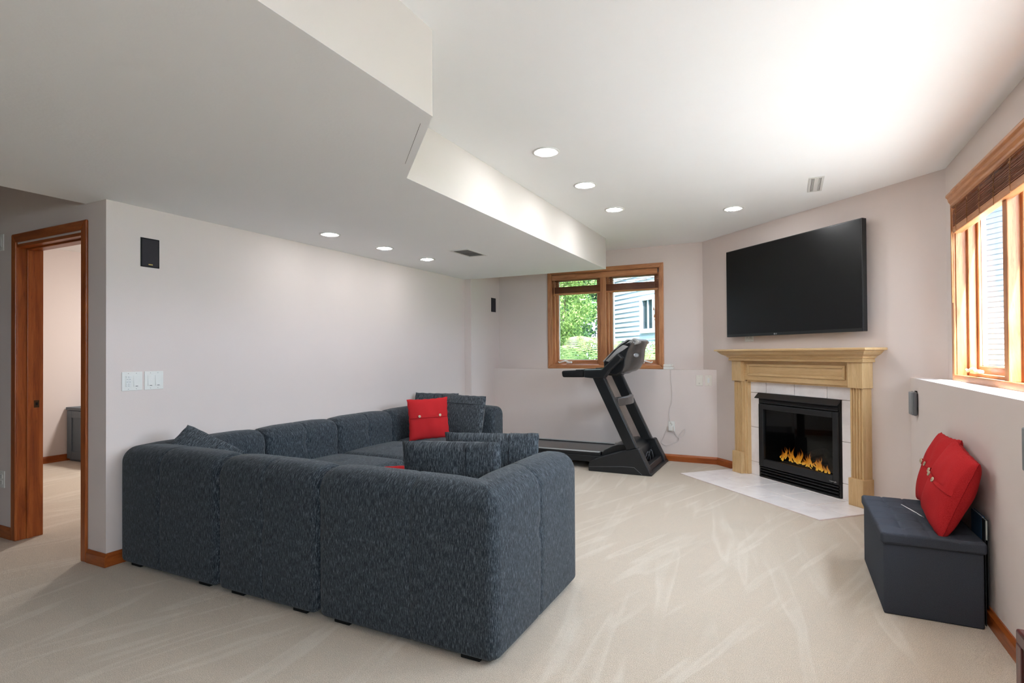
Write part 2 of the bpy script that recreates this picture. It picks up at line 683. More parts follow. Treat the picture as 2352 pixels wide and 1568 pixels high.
# left wall, its pier, and the door wall
struct('wall_left', bx(XL - 0.128, XL, YC, YS + 0.9, 0, ZC), 'wall')
struct('wall_pier', bx(XL - 0.05, -3.497, YS - 0.035, YBL + 0.2, 0, ZC), 'wall')
DX0, DX1, DZ = -4.645, -3.83, 1.975
mb = MB()
mb.box(XFAR, DX0 - 0.02, YC, YC + 0.145, 0, ZC)
mb.box(DX1 + 0.02, XL - 0.128, YC, YC + 0.145, 0, ZC)
mb.box(DX0 - 0.02, DX1 + 0.02, YC, YC + 0.145, DZ + 0.02, ZC)
struct('wall_entry', mb, 'wall')

# back wall: thick lower half, recessed upper half with the window opening
WT = 0.155
BW = (-2.722, -1.358, 1.088, 2.245)
mb = MB()
mb.box(-3.7, -0.60, YBL, YBU + WT, 0, ZL)
mb.box(-3.7, BW[0] - 0.02, YBU, YBU + WT, ZL, ZC)
mb.box(BW[1] + 0.02, -0.70, YBU, YBU + WT, ZL, ZC)
mb.box(BW[0] - 0.02, BW[1] + 0.02, YBU, YBU + WT, ZL, BW[2] - 0.02)
mb.box(BW[0] - 0.02, BW[1] + 0.02, YBU, YBU + WT, BW[3] + 0.02, ZC)
struct('wall_back', mb, 'wall')

# right wall with two window openings (the nearer one is added out of view to light the room)
RW = (1.80, 4.535, 1.075, 2.245)
RV = (-2.60, -0.40, 1.075, 2.245)
mb = MB()
mb.box(XRL, XRU + WT, YREAR - 0.2, 5.3, 0, ZL)
for y0, y1 in ((YREAR - 0.2, RV[0] - 0.02), (RV[1] + 0.02, RW[0] - 0.02), (RW[1] + 0.02, 5.1)):
    mb.box(XRU, XRU + WT, y0, y1, ZL, ZC)
for wn in (RV, RW):
    mb.box(XRU, XRU + WT, wn[0] - 0.02, wn[1] + 0.02, ZL, wn[2] - 0.02)
    mb.box(XRU, XRU + WT, wn[0] - 0.02, wn[1] + 0.02, wn[3] + 0.02, ZC)
struct('wall_right', mb, 'wall')

# diagonal fireplace wall (local frame: x along the wall, -y into the room)
U0 = -3.967
DORG = ((U0 + DW / R2) / R2, (DW / R2 - U0) / R2, 0.0)
dwall = thing('wall_diagonal', None, None, DORG, -PI / 4, kind='structure')
mb = MB()
mb.box(-1.38, -0.45, 0, 0.12, 0, ZC)
mb.box(0.45, 1.335, 0, 0.10, 0, ZC)
mb.box(-0.45, 0.45, 0, 0.12, 0.83, ZC)
mb.build('wall_surface', 'wall', dwall)

struct('wall_rear', bx(XFAR - 0.2, 1.1, YREAR - 0.2, YREAR, 0, ZC), 'low_bounce_taupe')  # unseen wall, kept dark to hold down bounce
struct('wall_far_left', bx(XFAR - 0.2, XFAR, YREAR, YC, 0, ZC), 'low_bounce_taupe')
# the side room seen through the doorway
struct('wall_side_room_left', bx(-7.9, -7.70, YC, 7.6, 0, ZC), 'wall')
struct('wall_side_room_back', bx(-7.9, XL - 0.128, 7.2, 7.4, 0, ZC), 'wall')
struct('wall_side_room_front', bx(-7.9, XFAR, YC, YC + 0.145, 0, ZC), 'wall')

# baseboards: small profile board
BP = [(0, 0), (-0.014, 0), (-0.014, 0.058), (-0.010, 0.068), (-0.006, 0.078), (0, 0.078)]


def baseboard(name, origin, rz, length, mat='cherry_jamb_x'):
    mb = MB().prism([(p[0], p[1]) for p in BP], 'X', 0, length)
    o = struct(name, mb, mat)
    o.location = origin
    o.rotation_euler = (0, 0, rz)
    return o


baseboard('baseboard_left', (XL, YC, 0), PI / 2, YS - YC)
baseboard('baseboard_entry_left', (XFAR, YC, 0), 0, DX0 - 0.055 - XFAR)
baseboard('baseboard_entry_right', (DX1 + 0.053, YC, 0), 0, XL + 0.014 - DX1 - 0.053)
baseboard('baseboard_back', (-3.49, YBL, 0), 0, 2.795)
baseboard('baseboard_diagonal_left', (DORG[0] - 1.105 / R2, DORG[1] + 1.105 / R2, 0), -PI / 4, 0.37)
baseboard('baseboard_diagonal_right', (DORG[0] + 0.735 / R2, DORG[1] - 0.735 / R2, 0), -PI / 4, 0.29)
baseboard('baseboard_right', (XRL, 4.97, 0), -PI / 2, 8.5)
baseboard('baseboard_side_room', (-7.70, YC + 0.2, 0), PI / 2, 5.3)


# ------------------------------------------------------------------ doorway
door = thing('door_1', 'open doorway with cherry stained jambs and casing beside the sofa', None, ((DX0 + DX1) / 2, YC, 0), kind='structure')


def mitred(root, x0, x1, z0, z1, wd, th, y0, mat_v, mat_h, bottom=True, name='casing', bevel=0.006):
    """picture-frame casing in the wall plane, outer rectangle x0..x1, z0..z1, board width wd, front at y0-th"""
    def pr(poly, mat):
        MB().prism(poly, 'Y', y0 - th, y0).build(name, mat, root, bevel)
    zb = z0 + wd if bottom else z0
    pr([(x0, z0), (x0 + wd, zb), (x0 + wd, z1 - wd), (x0, z1)], mat_v)
    pr([(x1 - wd, zb), (x1, z0), (x1, z1), (x1 - wd, z1 - wd)], mat_v)
    pr([(x0, z1), (x0 + wd, z1 - wd), (x1 - wd, z1 - wd), (x1, z1)], mat_h)
    if bottom:
        pr([(x0, z0), (x1, z0), (x1 - wd, z0 + wd), (x0 + wd, z0 + wd)], mat_h)


dw = (DX1 - DX0) / 2
mitred(door, -dw - 0.052, dw + 0.052, 0.0, DZ + 0.088, 0.058, 0.016, 0.0, 'cherry_jamb', 'cherry_jamb_x', bottom=False)
bx(-dw - 0.02, -dw, 0, 0.145, 0, DZ).build('jamb', 'cherry_jamb', door, 0.002)
bx(dw, dw + 0.02, 0, 0.145, 0, DZ).build('jamb', 'cherry_jamb', door, 0.002)
bx(-dw - 0.02, dw + 0.02, 0, 0.145, DZ, DZ + 0.02).build('head_jamb', 'cherry_jamb_x', door, 0.002)
bx(-dw, -dw + 0.011, 0.05, 0.085, 0, DZ - 0.011).build('door_stop', 'cherry_jamb', door, 0.003)
bx(dw - 0.011, dw, 0.05, 0.085, 0, DZ - 0.011).build('door_stop', 'cherry_jamb', door, 0.003)
bx(-dw, dw, 0.05, 0.085, DZ - 0.011, DZ).build('door_stop', 'cherry_jamb_x', door, 0.003)
sp = bx(-dw, -dw + 0.0022, 0.092, 0.122, 0.885, 0.935).build('strike_plate', 'bronze', door, 0.001)
bx(-dw, -dw + 0.003, 0.100, 0.113, 0.900, 0.920).build('latch_hole', 'matt_black', sp)


# ------------------------------------------------------------------ windows
def window(name, label, loc, rz, x0, x1, z0, z1, bays, mat_v, mat_h, depth=0.13, casing_bottom=True, mull=0.07, glass='window_glass'):
    """local x along wall, -y to the room, opening x0..x1, z0..z1; glass sits at y=depth"""
    root = thing(name, label, None, loc, rz, kind='structure')
    cw = 0.062
    mitred(root, x0 - cw + 0.004, x1 + cw - 0.004, z0 - 0.046, z1 + 0.058, 0.058 if False else 0.052, 0.017, 0.0, mat_v, mat_h, True)
    t = 0.018
    for a0, a1, c0, c1, mt in ((x0 - t, x0, z0 - t, z1 + t, mat_v), (x1, x1 + t, z0 - t, z1 + t, mat_v)):
        bx(a0, a1, -0.002, 0.152, c0, c1).build('jamb', mt, root, 0.002)
    bx(x0, x1, -0.002, 0.152, z1, z1 + t).build('head_jamb', mat_h, root, 0.002)
    bx(x0, x1, -0.002, 0.152, z0 - t, z0).build('sill', mat_h, root, 0.002)
    wbay = (x1 - x0 - mull * (bays - 1)) / bays
    for i in range(bays):
        a0 = x0 + i * (wbay + mull)
        a1 = a0 + wbay
        if i < bays - 1:
            bx(a1, a1 + mull, 0.0, 0.152, z0, z1).build('mullion', mat_v, root, 0.004)
        # stop bead and sash
        fw = 0.030
        for q0, q1, c0, c1, mt in ((a0, a0 + fw, z0, z1, mat_v), (a1 - fw, a1, z0, z1, mat_v), (a0 + fw, a1 - fw, z1 - fw, z1, mat_h), (a0 + fw, a1 - fw, z0, z0 + 0.018, mat_h)):
            bx(q0, q1, depth - 0.055, depth - 0.012, c0, c1).build('stop', mt, root, 0.004)
        sw = 0.062
        s_ = thing('sash', None, None)
        s_.parent = root
        for q0, q1, c0, c1, mt in ((a0 + 0.008, a0 + sw, z0 + 0.004, z1 - 0.008, mat_v), (a1 - sw, a1 - 0.008, z0 + 0.004, z1 - 0.008, mat_v),
                                   (a0 + sw, a1 - sw, z1 - sw - 0.01, z1 - 0.008, mat_h), (a0 + sw, a1 - sw, z0 + 0.004, z0 + sw, mat_h)):
            bx(q0, q1, depth - 0.012, depth + 0.030, c0, c1).build('sash_rail', mt, s_, 0.004)
        gx0, gx1, gz0, gz1 = a0 + sw, a1 - sw, z0 + sw, z1 - sw - 0.01
        bx(gx0 - 0.004, gx1 + 0.004, depth + 0.012, depth + 0.016, gz0 - 0.004, gz1 + 0.004).build('pane', glass, s_)
        g = 0.006
        mb = MB()
        mb.box(gx0, gx0 + g, depth + 0.004, depth + 0.022, gz0, gz1).box(gx1 - g, gx1, depth + 0.004, depth + 0.022, gz0, gz1)
        mb.box(gx0, gx1, depth + 0.004, depth + 0.022, gz0, gz0 + g).box(gx0, gx1, depth + 0.004, depth + 0.022, gz1 - g, gz1)
        mb.build('glazing_gasket', 'white_plastic', s_)
        # folding crank handle on the sill
        cx = a0 + 0.22 if i == 0 else a1 - 0.22
        sg = 1 if i == 0 else -1
        cr = MB().rbox((cx, depth - 0.052, z0 + 0.030), (0.075, 0.030, 0.026), 0.010, 3, (2, 2, 2)).build('crank_handle', 'white_plastic', root)
        MB().tube([(cx - sg * 0.01, depth - 0.066, z0 + 0.038), (cx - sg * 0.045, depth - 0.074, z0 + 0.050), (cx - sg * 0.10, depth - 0.080, z0 + 0.036),
                   (cx - sg * 0.125, depth - 0.080, z0 + 0.030), (cx - sg * 0.140, depth - 0.084, z0 + 0.042)], [0.010, 0.010, 0.008, 0.008, 0.007], 8).build('crank_arm', 'white_plastic', cr)
    return root


win1 = window('window_1', 'two-bay oak casement window above the treadmill', (-2.04, YBU, 0), 0, BW[0] + 2.04, BW[1] + 2.04, BW[2], BW[3], 2, 'oak_trim', 'oak_trim_x', 0.085, mull=0.075, glass='dimmed_glass')
win2 = window('window_2', 'wide oak casement window above the tufted bench', (XRU, 3.0, 0), -PI / 2, -(RW[1] - 3.0), -(RW[0] - 3.0), RW[2], RW[3], 3, 'oak_trim', 'oak_trim_x', 0.11, mull=0.065)
win_added = window('window_added', 'added unseen oak casement window lighting the near part of the room', (XRU, 0.0, 0), -PI / 2, -RV[1], -RV[0], RV[2], RV[3], 2, 'oak_trim', 'oak_trim_x', 0.11, mull=0.065)  # added window, never in view, brings in extra daylight

# ------------------------------------------------------------------ window blinds
VAL = [(0, 0), (-0.010, 0.0), (-0.016, 0.010), (-0.016, 0.022), (-0.026, 0.036), (-0.030, 0.052), (-0.040, 0.062), (-0.040, 0.074), (-0.012, 0.080), (0, 0.080)]


def blind(name, label, loc, rz, x0, x1, ztop, vh, vy, n, zb, zt, yc, dep, cords, crown, wand_x, wand_len, loose, rail=0.022):
    root = thing(name, label, 'window blind', loc, rz)
    if crown:
        MB().prism([(vy + p[0], ztop - vh + p[1] * vh / 0.08) for p in VAL], 'X', x0 - 0.02, x1 + 0.02).build('valance', 'oak_trim_x', root, 0.002)
    else:
        h = vh
        MB().prism([(vy + 0.012, ztop - h), (vy, ztop - h), (vy - 0.004, ztop - h * 0.62), (vy - 0.002, ztop - h * 0.58), (vy - 0.008, ztop - h * 0.2), (vy - 0.004, ztop), (vy + 0.012, ztop)],
                   'X', x0, x1 - 0.005).build('valance', 'oak_trim_x', root, 0.002)
    bx(x0, x1, yc - dep * 0.45, yc + dep * 0.45, ztop - 0.042, ztop - 0.004).build('headrail', 'grey_box', root, 0.002)
    me = None
    for i in range(n + len(loose)):
        z = zb + rail + 0.002 + (zt - zb - rail - 0.002) * (i + 0.5) / n if i < n else loose[i - n]
        if me is None:
            o = MB().box(x0 + 0.004, x1 - 0.004, -dep / 2, dep / 2, -0.0013, 0.0013).build('slat', 'blind_wood', root)
            me = o.data
        else:
            o = bpy.data.objects.new('slat', me)
            COL.objects.link(o)
            o.parent = root
        o.location = (0, yc + random.uniform(-0.0015, 0.0015), z)
        o.rotation_euler = (math.radians(random.uniform(-2, 2)) + (0.0 if i < n else math.radians(4)), 0, 0)
    MB().box(x0 + 0.002, x1 - 0.002, yc - dep / 2, yc + dep / 2, zb, zb + rail).build('bottom_rail', 'oak_trim_x', root, 0.004)
    for cx in cords:
        mb = MB()
        f = yc - dep / 2 - 0.001
        mb.tube([(cx, f - 0.001, zb - 0.004), (cx, f, zt + 0.01), (cx, f + 0.004, ztop - 0.03)], 0.0014, 6)
        q = zb + 0.03
        while q < zt:
            lx = cx + random.uniform(-0.01, 0.01)
            mb.tube([(cx, f, q), (lx + 0.004, f - 0.006, q + 0.006), (cx, f, q + 0.012)], 0.0012, 5)
            q += 0.014
        mb.build('ladder_cord', 'tan_cord', root)
    if wand_x is not None:
        MB().tube([(wand_x, vy - 0.012, ztop - vh), (wand_x + 0.004, vy - 0.010, ztop - vh - wand_len)], 0.0042, 8).build('tilt_wand', 'oak_trim', root)
    return root


bl = blind('wood_blind', 'raised brown wooden blind hung in the window above the treadmill', (-2.04, YBU, 0), 0, BW[0] + 2.046, BW[1] + 2.034, 2.240, 0.068, -0.010, 14, 1.985, 2.090, 0.030, 0.050,
           [-0.56, -0.30, 0.0, 0.29, 0.54], False, -0.645, 0.20, [2.110, 2.135, 2.158])
mb = MB()
mb.tube([(0.635, -0.012, 2.17), (0.637, -0.014, 1.76)], 0.0013, 6)
mb.build('lift_cord', 'tan_cord', bl)
for q, (dx, z) in enumerate(((-0.012, 1.74), (0.003, 1.62), (-0.004, 1.655))):
    MB().lathe([(0.001, 0.04), (0.005, 0.03), (0.009, 0.008), (0.008, 0.0), (0.001, -0.001)], (0.637 + dx, -0.016, z), 10).build('tassel', 'oak_trim', bl)
    MB().tube([(0.637, -0.014, 1.765), (0.637 + dx, -0.016, z + 0.038)], 0.0011, 6).build('lift_cord', 'tan_cord', bl)
blind('wood_blind', 'raised wooden blind with moulded valance over the bench window', (XRU, 3.0, 0), -PI / 2, -(RW[1] - 3.0) + 0.03, -(RW[0] - 3.0), 2.262, 0.092, -0.015, 18, 2.000, 2.150, 0.002, 0.050,
      [-1.42, -1.18, -0.94, -0.70, -0.46, -0.2, 0.2, 0.6, 1.0], True, -1.52, 0.62, [2.165], 0.042)


# ------------------------------------------------------------------ hearth, tile surround, mantel, fireplace
hearth = thing('hearth', 'flush hearth of pale ceramic tiles in front of the fireplace', 'hearth', DORG, -PI / 4)
bx(-0.843, 0.838, -0.670, 0.0, 0.0, 0.006).build('grout_bed', 'grout_light', hearth)
ub = [-0.845, -0.494, -0.153, 0.187, 0.527, 0.840]
wb = [-0.672, -0.386, -0.050, 0.0]
for i in range(5):
    for j in range(3):
        bx(ub[i] + 0.004, ub[i + 1] - 0.004, wb[j] + 0.004, wb[j + 1] - 0.004, 0.002, 0.009).build('tile', 'ceramic', hearth, 0.0018)

sur = thing('tile_surround', 'pale ceramic tile surround framing the black fireplace', 'tile surround', DORG, -PI / 4)
mb = MB().box(-0.60, -0.462, -0.006, 0, 0.009, 0.955).box(0.462, 0.60, -0.006, 0, 0.009, 0.955).box(-0.462, 0.462, -0.006, 0, 0.836, 0.955)
mb.build('grout_bed', 'grout', sur)
for s0, s1 in ((-0.60, -0.464), (0.464, 0.60)):
    for z0, z1 in ((0.010, 0.138), (0.142, 0.484), (0.488, 0.829)):
        bx(s0 + 0.001, s1 - 0.001, -0.013, -0.004, z0, z1).build('tile', 'ceramic', sur, 0.0018)
for a, b_ in ((-0.60, -0.372), (-0.368, -0.029), (-0.025, 0.321), (0.325, 0.60)):
    bx(a + 0.001, b_ - 0.001, -0.013, -0.004, 0.834, 0.954).build('tile', 'ceramic', sur, 0.0018)

man = thing('fireplace_mantel', 'light maple mantelpiece with fluted pilasters and a crown shelf', 'mantel', DORG, -PI / 4)
for s in (-1, 1):
    def sx(a, b):
        return (min(s * a, s * b), max(s * a, s * b))
    x0, x1 = sx(0.604, 0.736)
    # fluted pilaster
    p0, p1 = sx(0.611, 0.722)
    pr = [(p0, 0), (p0, -0.092)]
    nfl = 4
    cellw = (p1 - p0) / (nfl + 0.6)
    for q in range(nfl):
        c_ = p0 + cellw * (q + 0.8)
        for t in range(5):
            an = PI * t / 4
            pr.append((c_ - math.cos(an) * cellw * 0.32, -0.092 + math.sin(an) * 0.011))
    pr += [(p1, -0.092), (p1, 0)]
    MB().prism(pr, 'Z', 0.009, 0.95).build('pilaster', 'maple', man)
    bx(x0, x1, -0.116, 0.0, 0.009, 0.226).build('plinth_block', 'maple', man, 0.004)
    bx(x0, x1, -0.112, 0.0, 0.944, 1.156).build('capital_block', 'maple', man, 0.003)
    i0, i1 = sx(0.576, 0.612)
    bx(i0, i1, -0.052, 0.0, 0.009, 0.960).build('inner_trim', 'maple', man, 0.003)
    i0, i1 = sx(0.592, 0.612)
    bx(i0, i1, -0.070, 0.0, 0.009, 0.960).build('inner_trim', 'maple', man, 0.003)
bx(-0.604, 0.604, -0.070, 0.0, 0.956, 1.158).build('frieze', 'maple_x', man, 0.002)
bx(-0.576, 0.576, -0.054, 0.0, 0.940, 0.958).build('inner_trim', 'maple_x', man, 0.003)
pm = thing('panel_moulding', None, None)
pm.parent = man
mitred(pm, -0.556, 0.556, 1.002, 1.122, 0.026, 0.013, -0.069, 'maple', 'maple_x', True, 'moulding_strip', 0.005)
# crown: profile lofted round three sides
CP = [(0.0, 1.150), (0.012, 1.152), (0.014, 1.166), (0.008, 1.170), (0.010, 1.180), (0.024, 1.186), (0.026, 1.196), (0.036, 1.200), (0.062, 1.214), (0.080, 1.232), (0.084, 1.240), (0.092, 1.243), (0.095, 1.246)]


def crown_rows(prof, bx_, by_):
    rows = []
    for o_, z in prof:
        rows.append([(-bx_ - o_, 0, z), (-bx_ - o_, -by_ - o_, z), (bx_ + o_, -by_ - o_, z), (bx_ + o_, 0, z)])
    return rows


mb = MB()
rows = crown_rows(CP, 0.744, 0.122)
for i in range(len(rows) - 1):
    for j in range(3):
        mb.face([rows[i][j], rows[i][j + 1], rows[i + 1][j + 1], rows[i + 1][j]])
mb.face(rows[0][::-1])
mb.face(rows[-1])
mb.build('crown_moulding', 'maple_x', man)
bx(-0.862, 0.862, -0.234, 0.0, 1.246, 1.266).build('shelf', 'maple_x', man, 0.005)

ins = thing('gas_fireplace', 'black gas fireplace insert with burning flames behind glass', 'fireplace', DORG, -PI / 4)
mb = MB()
for q in ((-0.46, -0.44, 0.009, 0.833), (0.44, 0.46, 0.009, 0.833)):
    mb.box(q[0], q[1], -0.022, 0.03, q[2], q[3])
mb.box(-0.44, 0.44, -0.022, 0.03, 0.735, 0.833)
mb.build('surround_frame', 'black_metal', ins, 0.002)
mb = MB()
mb.box(-0.44, 0.44, 0.38, 0.40, 0.02, 0.80).box(-0.44, -0.42, 0.02, 0.40, 0.02, 0.80).box(0.42, 0.44, 0.02, 0.40, 0.02, 0.80)
mb.box(-0.44, 0.44, 0.02, 0.40, 0.78, 0.80).box(-0.44, 0.44, 0.02, 0.40, 0.02, 0.145)
mb.build('firebox', 'firebox', ins)
MB().prism([(-0.020, 0.834), (-0.024, 0.834), (-0.072, 0.787), (-0.072, 0.783), (-0.066, 0.783), (-0.020, 0.822)], 'X', -0.466, 0.466).build('hood', 'black_metal', ins, 0.001)
for z in (0.735, 0.757):
    MB().prism([(-0.020, z), (-0.034, z + 0.002), (-0.030, z + 0.013), (-0.020, z + 0.014)], 'X', -0.445, 0.445).build('louver', 'black_metal', ins)
fr = thing('glass_frame', None, None)
fr.parent = ins
for q in ((-0.450, -0.392, 0.118, 0.728), (0.392, 0.450, 0.118, 0.728), (-0.392, 0.392, 0.676, 0.728), (-0.392, 0.392, 0.118, 0.190)):
    bx(q[0], q[1], -0.038, 0.0, q[2], q[3]).build('frame_rail', 'black_metal', fr, 0.006)
bx(-0.396, 0.396, -0.014, -0.010, 0.186, 0.680).build('glass', 'fire_glass', ins)
for i, z in enumerate((0.010, 0.038, 0.066, 0.092)):
    MB().prism([(0.01, z), (-0.018, z), (-0.036, z + 0.006), (-0.036, z + 0.012), (-0.014, z + 0.022), (0.01, z + 0.022)], 'X', -0.445, 0.445).build('louver', 'black_metal', ins, 0.0015)
text_mesh('heat-n-glo', 0.017, 'silver', ins, 'badge', (0.395, -0.0395, 0.142))


def log(p0, p1, r, seed):
    rnd = random.Random(seed)
    n = 9
    pts, rr = [], []
    for i in range(n + 1):
        t = i / n
        pts.append([p0[q] + (p1[q] - p0[q]) * t + rnd.uniform(-0.006, 0.006) for q in range(3)])
        rr.append(r * (0.92 + rnd.uniform(-0.10, 0.12)) * (0.75 if i in (0, n) else 1))
    MB().tube(pts, rr, 10).build('log', 'log_bark', ins)


log((-0.30, 0.20, 0.19), (0.33, 0.15, 0.20), 0.042, 1)
log((-0.26, 0.28, 0.22), (0.28, 0.26, 0.25), 0.045, 2)
log((-0.20, 0.13, 0.20), (0.06, 0.27, 0.33), 0.032, 3)
log((0.06, 0.27, 0.30), (0.30, 0.11, 0.20), 0.030, 4)
rnd = random.Random(5)
fx = -0.30
while fx < 0.24:
    hgt = rnd.choice((0.06, 0.09, 0.12, 0.15)) * rnd.uniform(0.8, 1.15)
    wid = rnd.uniform(0.009, 0.019)
    y = 0.09 + rnd.uniform(-0.02, 0.05) - (0.05 if fx > 0.18 else 0)
    z0 = 0.20 - (fx + 0.30) * 0.05 + rnd.uniform(-0.01, 0.015)
    sway = rnd.uniform(-0.02, 0.025)
    rows = []
    for i in range(9):
        t = i / 8
        wv = wid * (math.sin(PI * min(1, t * 1.0 + 0.16)) ** 0.8) * (1 - t * 0.55) * (1 - t ** 4)
        cx = fx + sway * math.sin(t * 3.2 + rnd.random() * 0.2) + 0.012 * math.sin(t * 7 + fx * 30)
        rows.append([(cx + wv * math.cos(a_), y + wv * 0.45 * math.sin(a_), z0 + hgt * t) for a_ in [2 * PI * q / 8 for q in range(8)]])
    mb = MB()
    mb.quadgrid(rows, None, True, close_u=True)
    mb.build('flame', 'flame', ins)
    fx += rnd.uniform(0.009, 0.020)

# ------------------------------------------------------------------ television
tv = thing('television', 'large black flat television hung above the mantel', 'television', DORG, -PI / 4)
TX0, TX1, TZ0, TZ1 = -0.820, 0.738, 1.394, 2.286
bx(TX0, TX1, -0.098, -0.050, TZ0, TZ1).build('bezel', 'black_satin', tv, 0.004)
bx(TX0 + 0.25, TX1 - 0.25, -0.050, -0.020, TZ0 + 0.15, TZ1 - 0.2).build('back_housing', 'matt_black', tv, 0.01)
bx(-0.30, 0.22, -0.022, 0.0, 1.65, 2.05).build('wall_mount', 'matt_black', tv, 0.002)
bx(TX0 + 0.010, TX1 - 0.010, -0.0995, -0.097, TZ0 + 0.026, TZ1 - 0.010).build('screen', 'tv_panel', tv)
lg = MB().lathe([(0.0001, 0.0), (0.0075, 0.0), (0.0075, 0.001), (0.0001, 0.001)], (0, 0, 0), 16, False).build('logo', 'silver', tv)
lg.location = (-0.168, -0.0985, TZ0 + 0.013)
lg.rotation_euler = (PI / 2, 0, 0)
text_mesh('LG', 0.016, 'silver', tv, 'logo_text', (-0.146, -0.0988, TZ0 + 0.013))


# ------------------------------------------------------------------ wall plates, speakers, vents, lamps
def plate(name, label, cat, loc, rz, w_, h_, mat='white_plastic', kind='rocker', n=1, group=None):
    """plate centred at loc, local -y to the room"""
    root = thing(name, label, cat, loc, rz, group)
    bx(-w_ / 2, w_ / 2, -0.006, 0.0, -h_ / 2, h_ / 2).build('plate', mat, root, 0.0025)
    for i in range(n):
        cx = (i - (n - 1) / 2) * 0.046
        kd = kind[i] if isinstance(kind, (list, tuple)) else kind
        if kd == 'rocker':
            MB().prism([(-0.006, -0.033), (-0.011, -0.033), (-0.0075, 0.033), (-0.006, 0.033)], 'X', cx - 0.0165, cx + 0.0165).build('rocker', mat, root, 0.001)
            bx(cx - 0.007, cx + 0.007, -0.0118, -0.010, -0.0325, -0.0295).build('indicator', 'slot_dark', root)
        elif kd == 'slider':
            bx(cx - 0.016, cx + 0.016, -0.0085, -0.006, -0.033, 0.033).build('rocker', mat, root, 0.001)
            bx(cx - 0.011, cx + 0.011, -0.0100, -0.0085, -0.026, 0.026).build('paddle', 'white_metal', root, 0.001)
        elif kd == 'keypad':
            bx(cx - 0.0165, cx + 0.0165, -0.0075, -0.006, -0.034, 0.034).build('keypad', mat, root, 0.001)
            for (a, b_, z0, z1) in ((-0.014, 0.014, 0.021, 0.031), (-0.014, -0.001, 0.006, 0.017), (0.001, 0.014, 0.006, 0.017), (-0.014, -0.001, -0.009, 0.002), (0.001, 0.014, -0.009, 0.002),
                                    (-0.014, 0.014, -0.021, -0.013), (-0.014, 0.014, -0.032, -0.024)):
                kx = bx(cx + a, cx + b_, -0.0105, -0.0075, z0, z1).build('key', 'white_metal', root, 0.0008)
                bx(cx + (a + b_) / 2 - 0.002, cx + (a + b_) / 2 + 0.002, -0.0108, -0.0100, (z0 + z1) / 2 - 0.0012, (z0 + z1) / 2 + 0.0012).build('key_mark', 'slot_dark', kx)
        elif kd == 'outlet':
            for z in (0.020, -0.020):
                r_ = MB().rbox((cx, -0.007, z), (0.033, 0.005, 0.028), 0.002, 1, (1, 1, 1), smooth=False).build('receptacle', mat, root)
                for dx in (-0.006, 0.006):
                    bx(cx + dx - 0.0012, cx + dx + 0.0012, -0.0102, -0.009, z + 0.001, z + 0.009).build('slot', 'slot_dark', r_)
                bx(cx - 0.002, cx + 0.002, -0.0102, -0.009, z - 0.008, z - 0.004).build('slot', 'slot_dark', r_)
        for z in (-h_ / 2 + 0.010, h_ / 2 - 0.010):
            bx(cx - 0.0022, cx + 0.0022, -0.0066, -0.0055, z - 0.0012, z + 0.0012).build('screw', 'vent_shadow', root)
    return root


plate('switch_plate', 'white double wall plate with a small keypad, nearest the wall corner', 'switch', (XL, 1.990, 1.082), PI / 2, 0.118, 0.115, kind=('keypad', 'rocker'), n=2)
plate('switch_plate', 'white double rocker switch plate above the sofa, right of the keypad plate', 'switch', (XL, 2.120, 1.082), PI / 2, 0.116, 0.115, kind='rocker', n=2)
plate('switch_plate', 'almond rocker switch on the back half wall, nearer the treadmill', 'switch', (-0.884, YBL, 0.924), 0, 0.072, 0.118, 'almond_plastic', 'rocker', 1)
plate('dimmer_plate', 'almond slider dimmer on the back half wall, nearer the mantel', 'switch', (-0.787, YBL, 0.924), 0, 0.072, 0.118, 'almond_plastic', 'slider', 1)
plate('switch_plate', 'white wall plate high on the wall left of the doorway casing', 'switch', (-4.866, YC, 2.026), 0, 0.072, 0.115, 'white_plastic', 'slider', 1)
plate('wall_outlet', 'white wall outlet low on the wall left of the doorway casing', 'outlet', (-4.846, YC, 0.395), 0, 0.072, 0.115, 'white_plastic', 'outlet', 1)
op = plate('wall_outlet', 'white wall outlet beside the treadmill with a charger plugged in', 'outlet', (-1.192, YBL, 0.395), 0, 0.072, 0.115, 'white_plastic', 'outlet', 1)
o_ = plate('wall_outlet', 'white double outlet half hidden under the television', 'outlet', (DORG[0] - 0.604 / R2, DORG[1] + 0.604 / R2, 1.400), -PI / 4, 0.116, 0.115, 'white_plastic', 'outlet', 2)

# charger with its cord up to the hub on the ledge
ch = thing('power_adapter', 'white plug-in adapter in the outlet with a thin cord up to the ledge', 'adapter', (-1.196, YBL - 0.008, 0.36))
MB().rbox((0, -0.020, 0.015), (0.052, 0.036, 0.060), 0.008, 3, (2, 2, 2)).build('adapter_body', 'white_plastic', ch)
cpts_px = [(-0.030, -0.012, 0.0), (-0.055, -0.004, -0.02), (-0.090, -0.003, -0.10), (-0.110, -0.003, -0.155), (-0.060, -0.003, -0.185), (0.0, -0.003, -0.165), (0.060, -0.003, -0.140), (0.085, -0.003, -0.10),
           (0.055, -0.003, -0.06), (0.020, -0.004, 0.02), (-0.020, -0.004, 0.14), (-0.022, -0.003, 0.22), (-0.010, -0.003, 0.25), (0.015, -0.003, 0.34), (0.010, -0.003, 0.50), (0.000, -0.003, 0.60), (0.002, -0.003, 0.683), (0.004, 0.03, 0.690), (0.006, 0.075, 0.690)]


def smooth_path(p, n=5):
    out = []
    P = [Vector(a) for a in p]
    for i in range(len(P) - 1):
        a, b_, c_, d = P[max(i - 1, 0)], P[i], P[i + 1], P[min(i + 2, len(P) - 1)]
        for t in range(n):
            u = t / n
            out.append(0.5 * ((2 * b_) + (-a + c_) * u + (2 * a - 5 * b_ + 4 * c_ - d) * u * u + (-a + 3 * b_ - 3 * c_ + d) * u ** 3))
    out.append(P[-1])
    return out


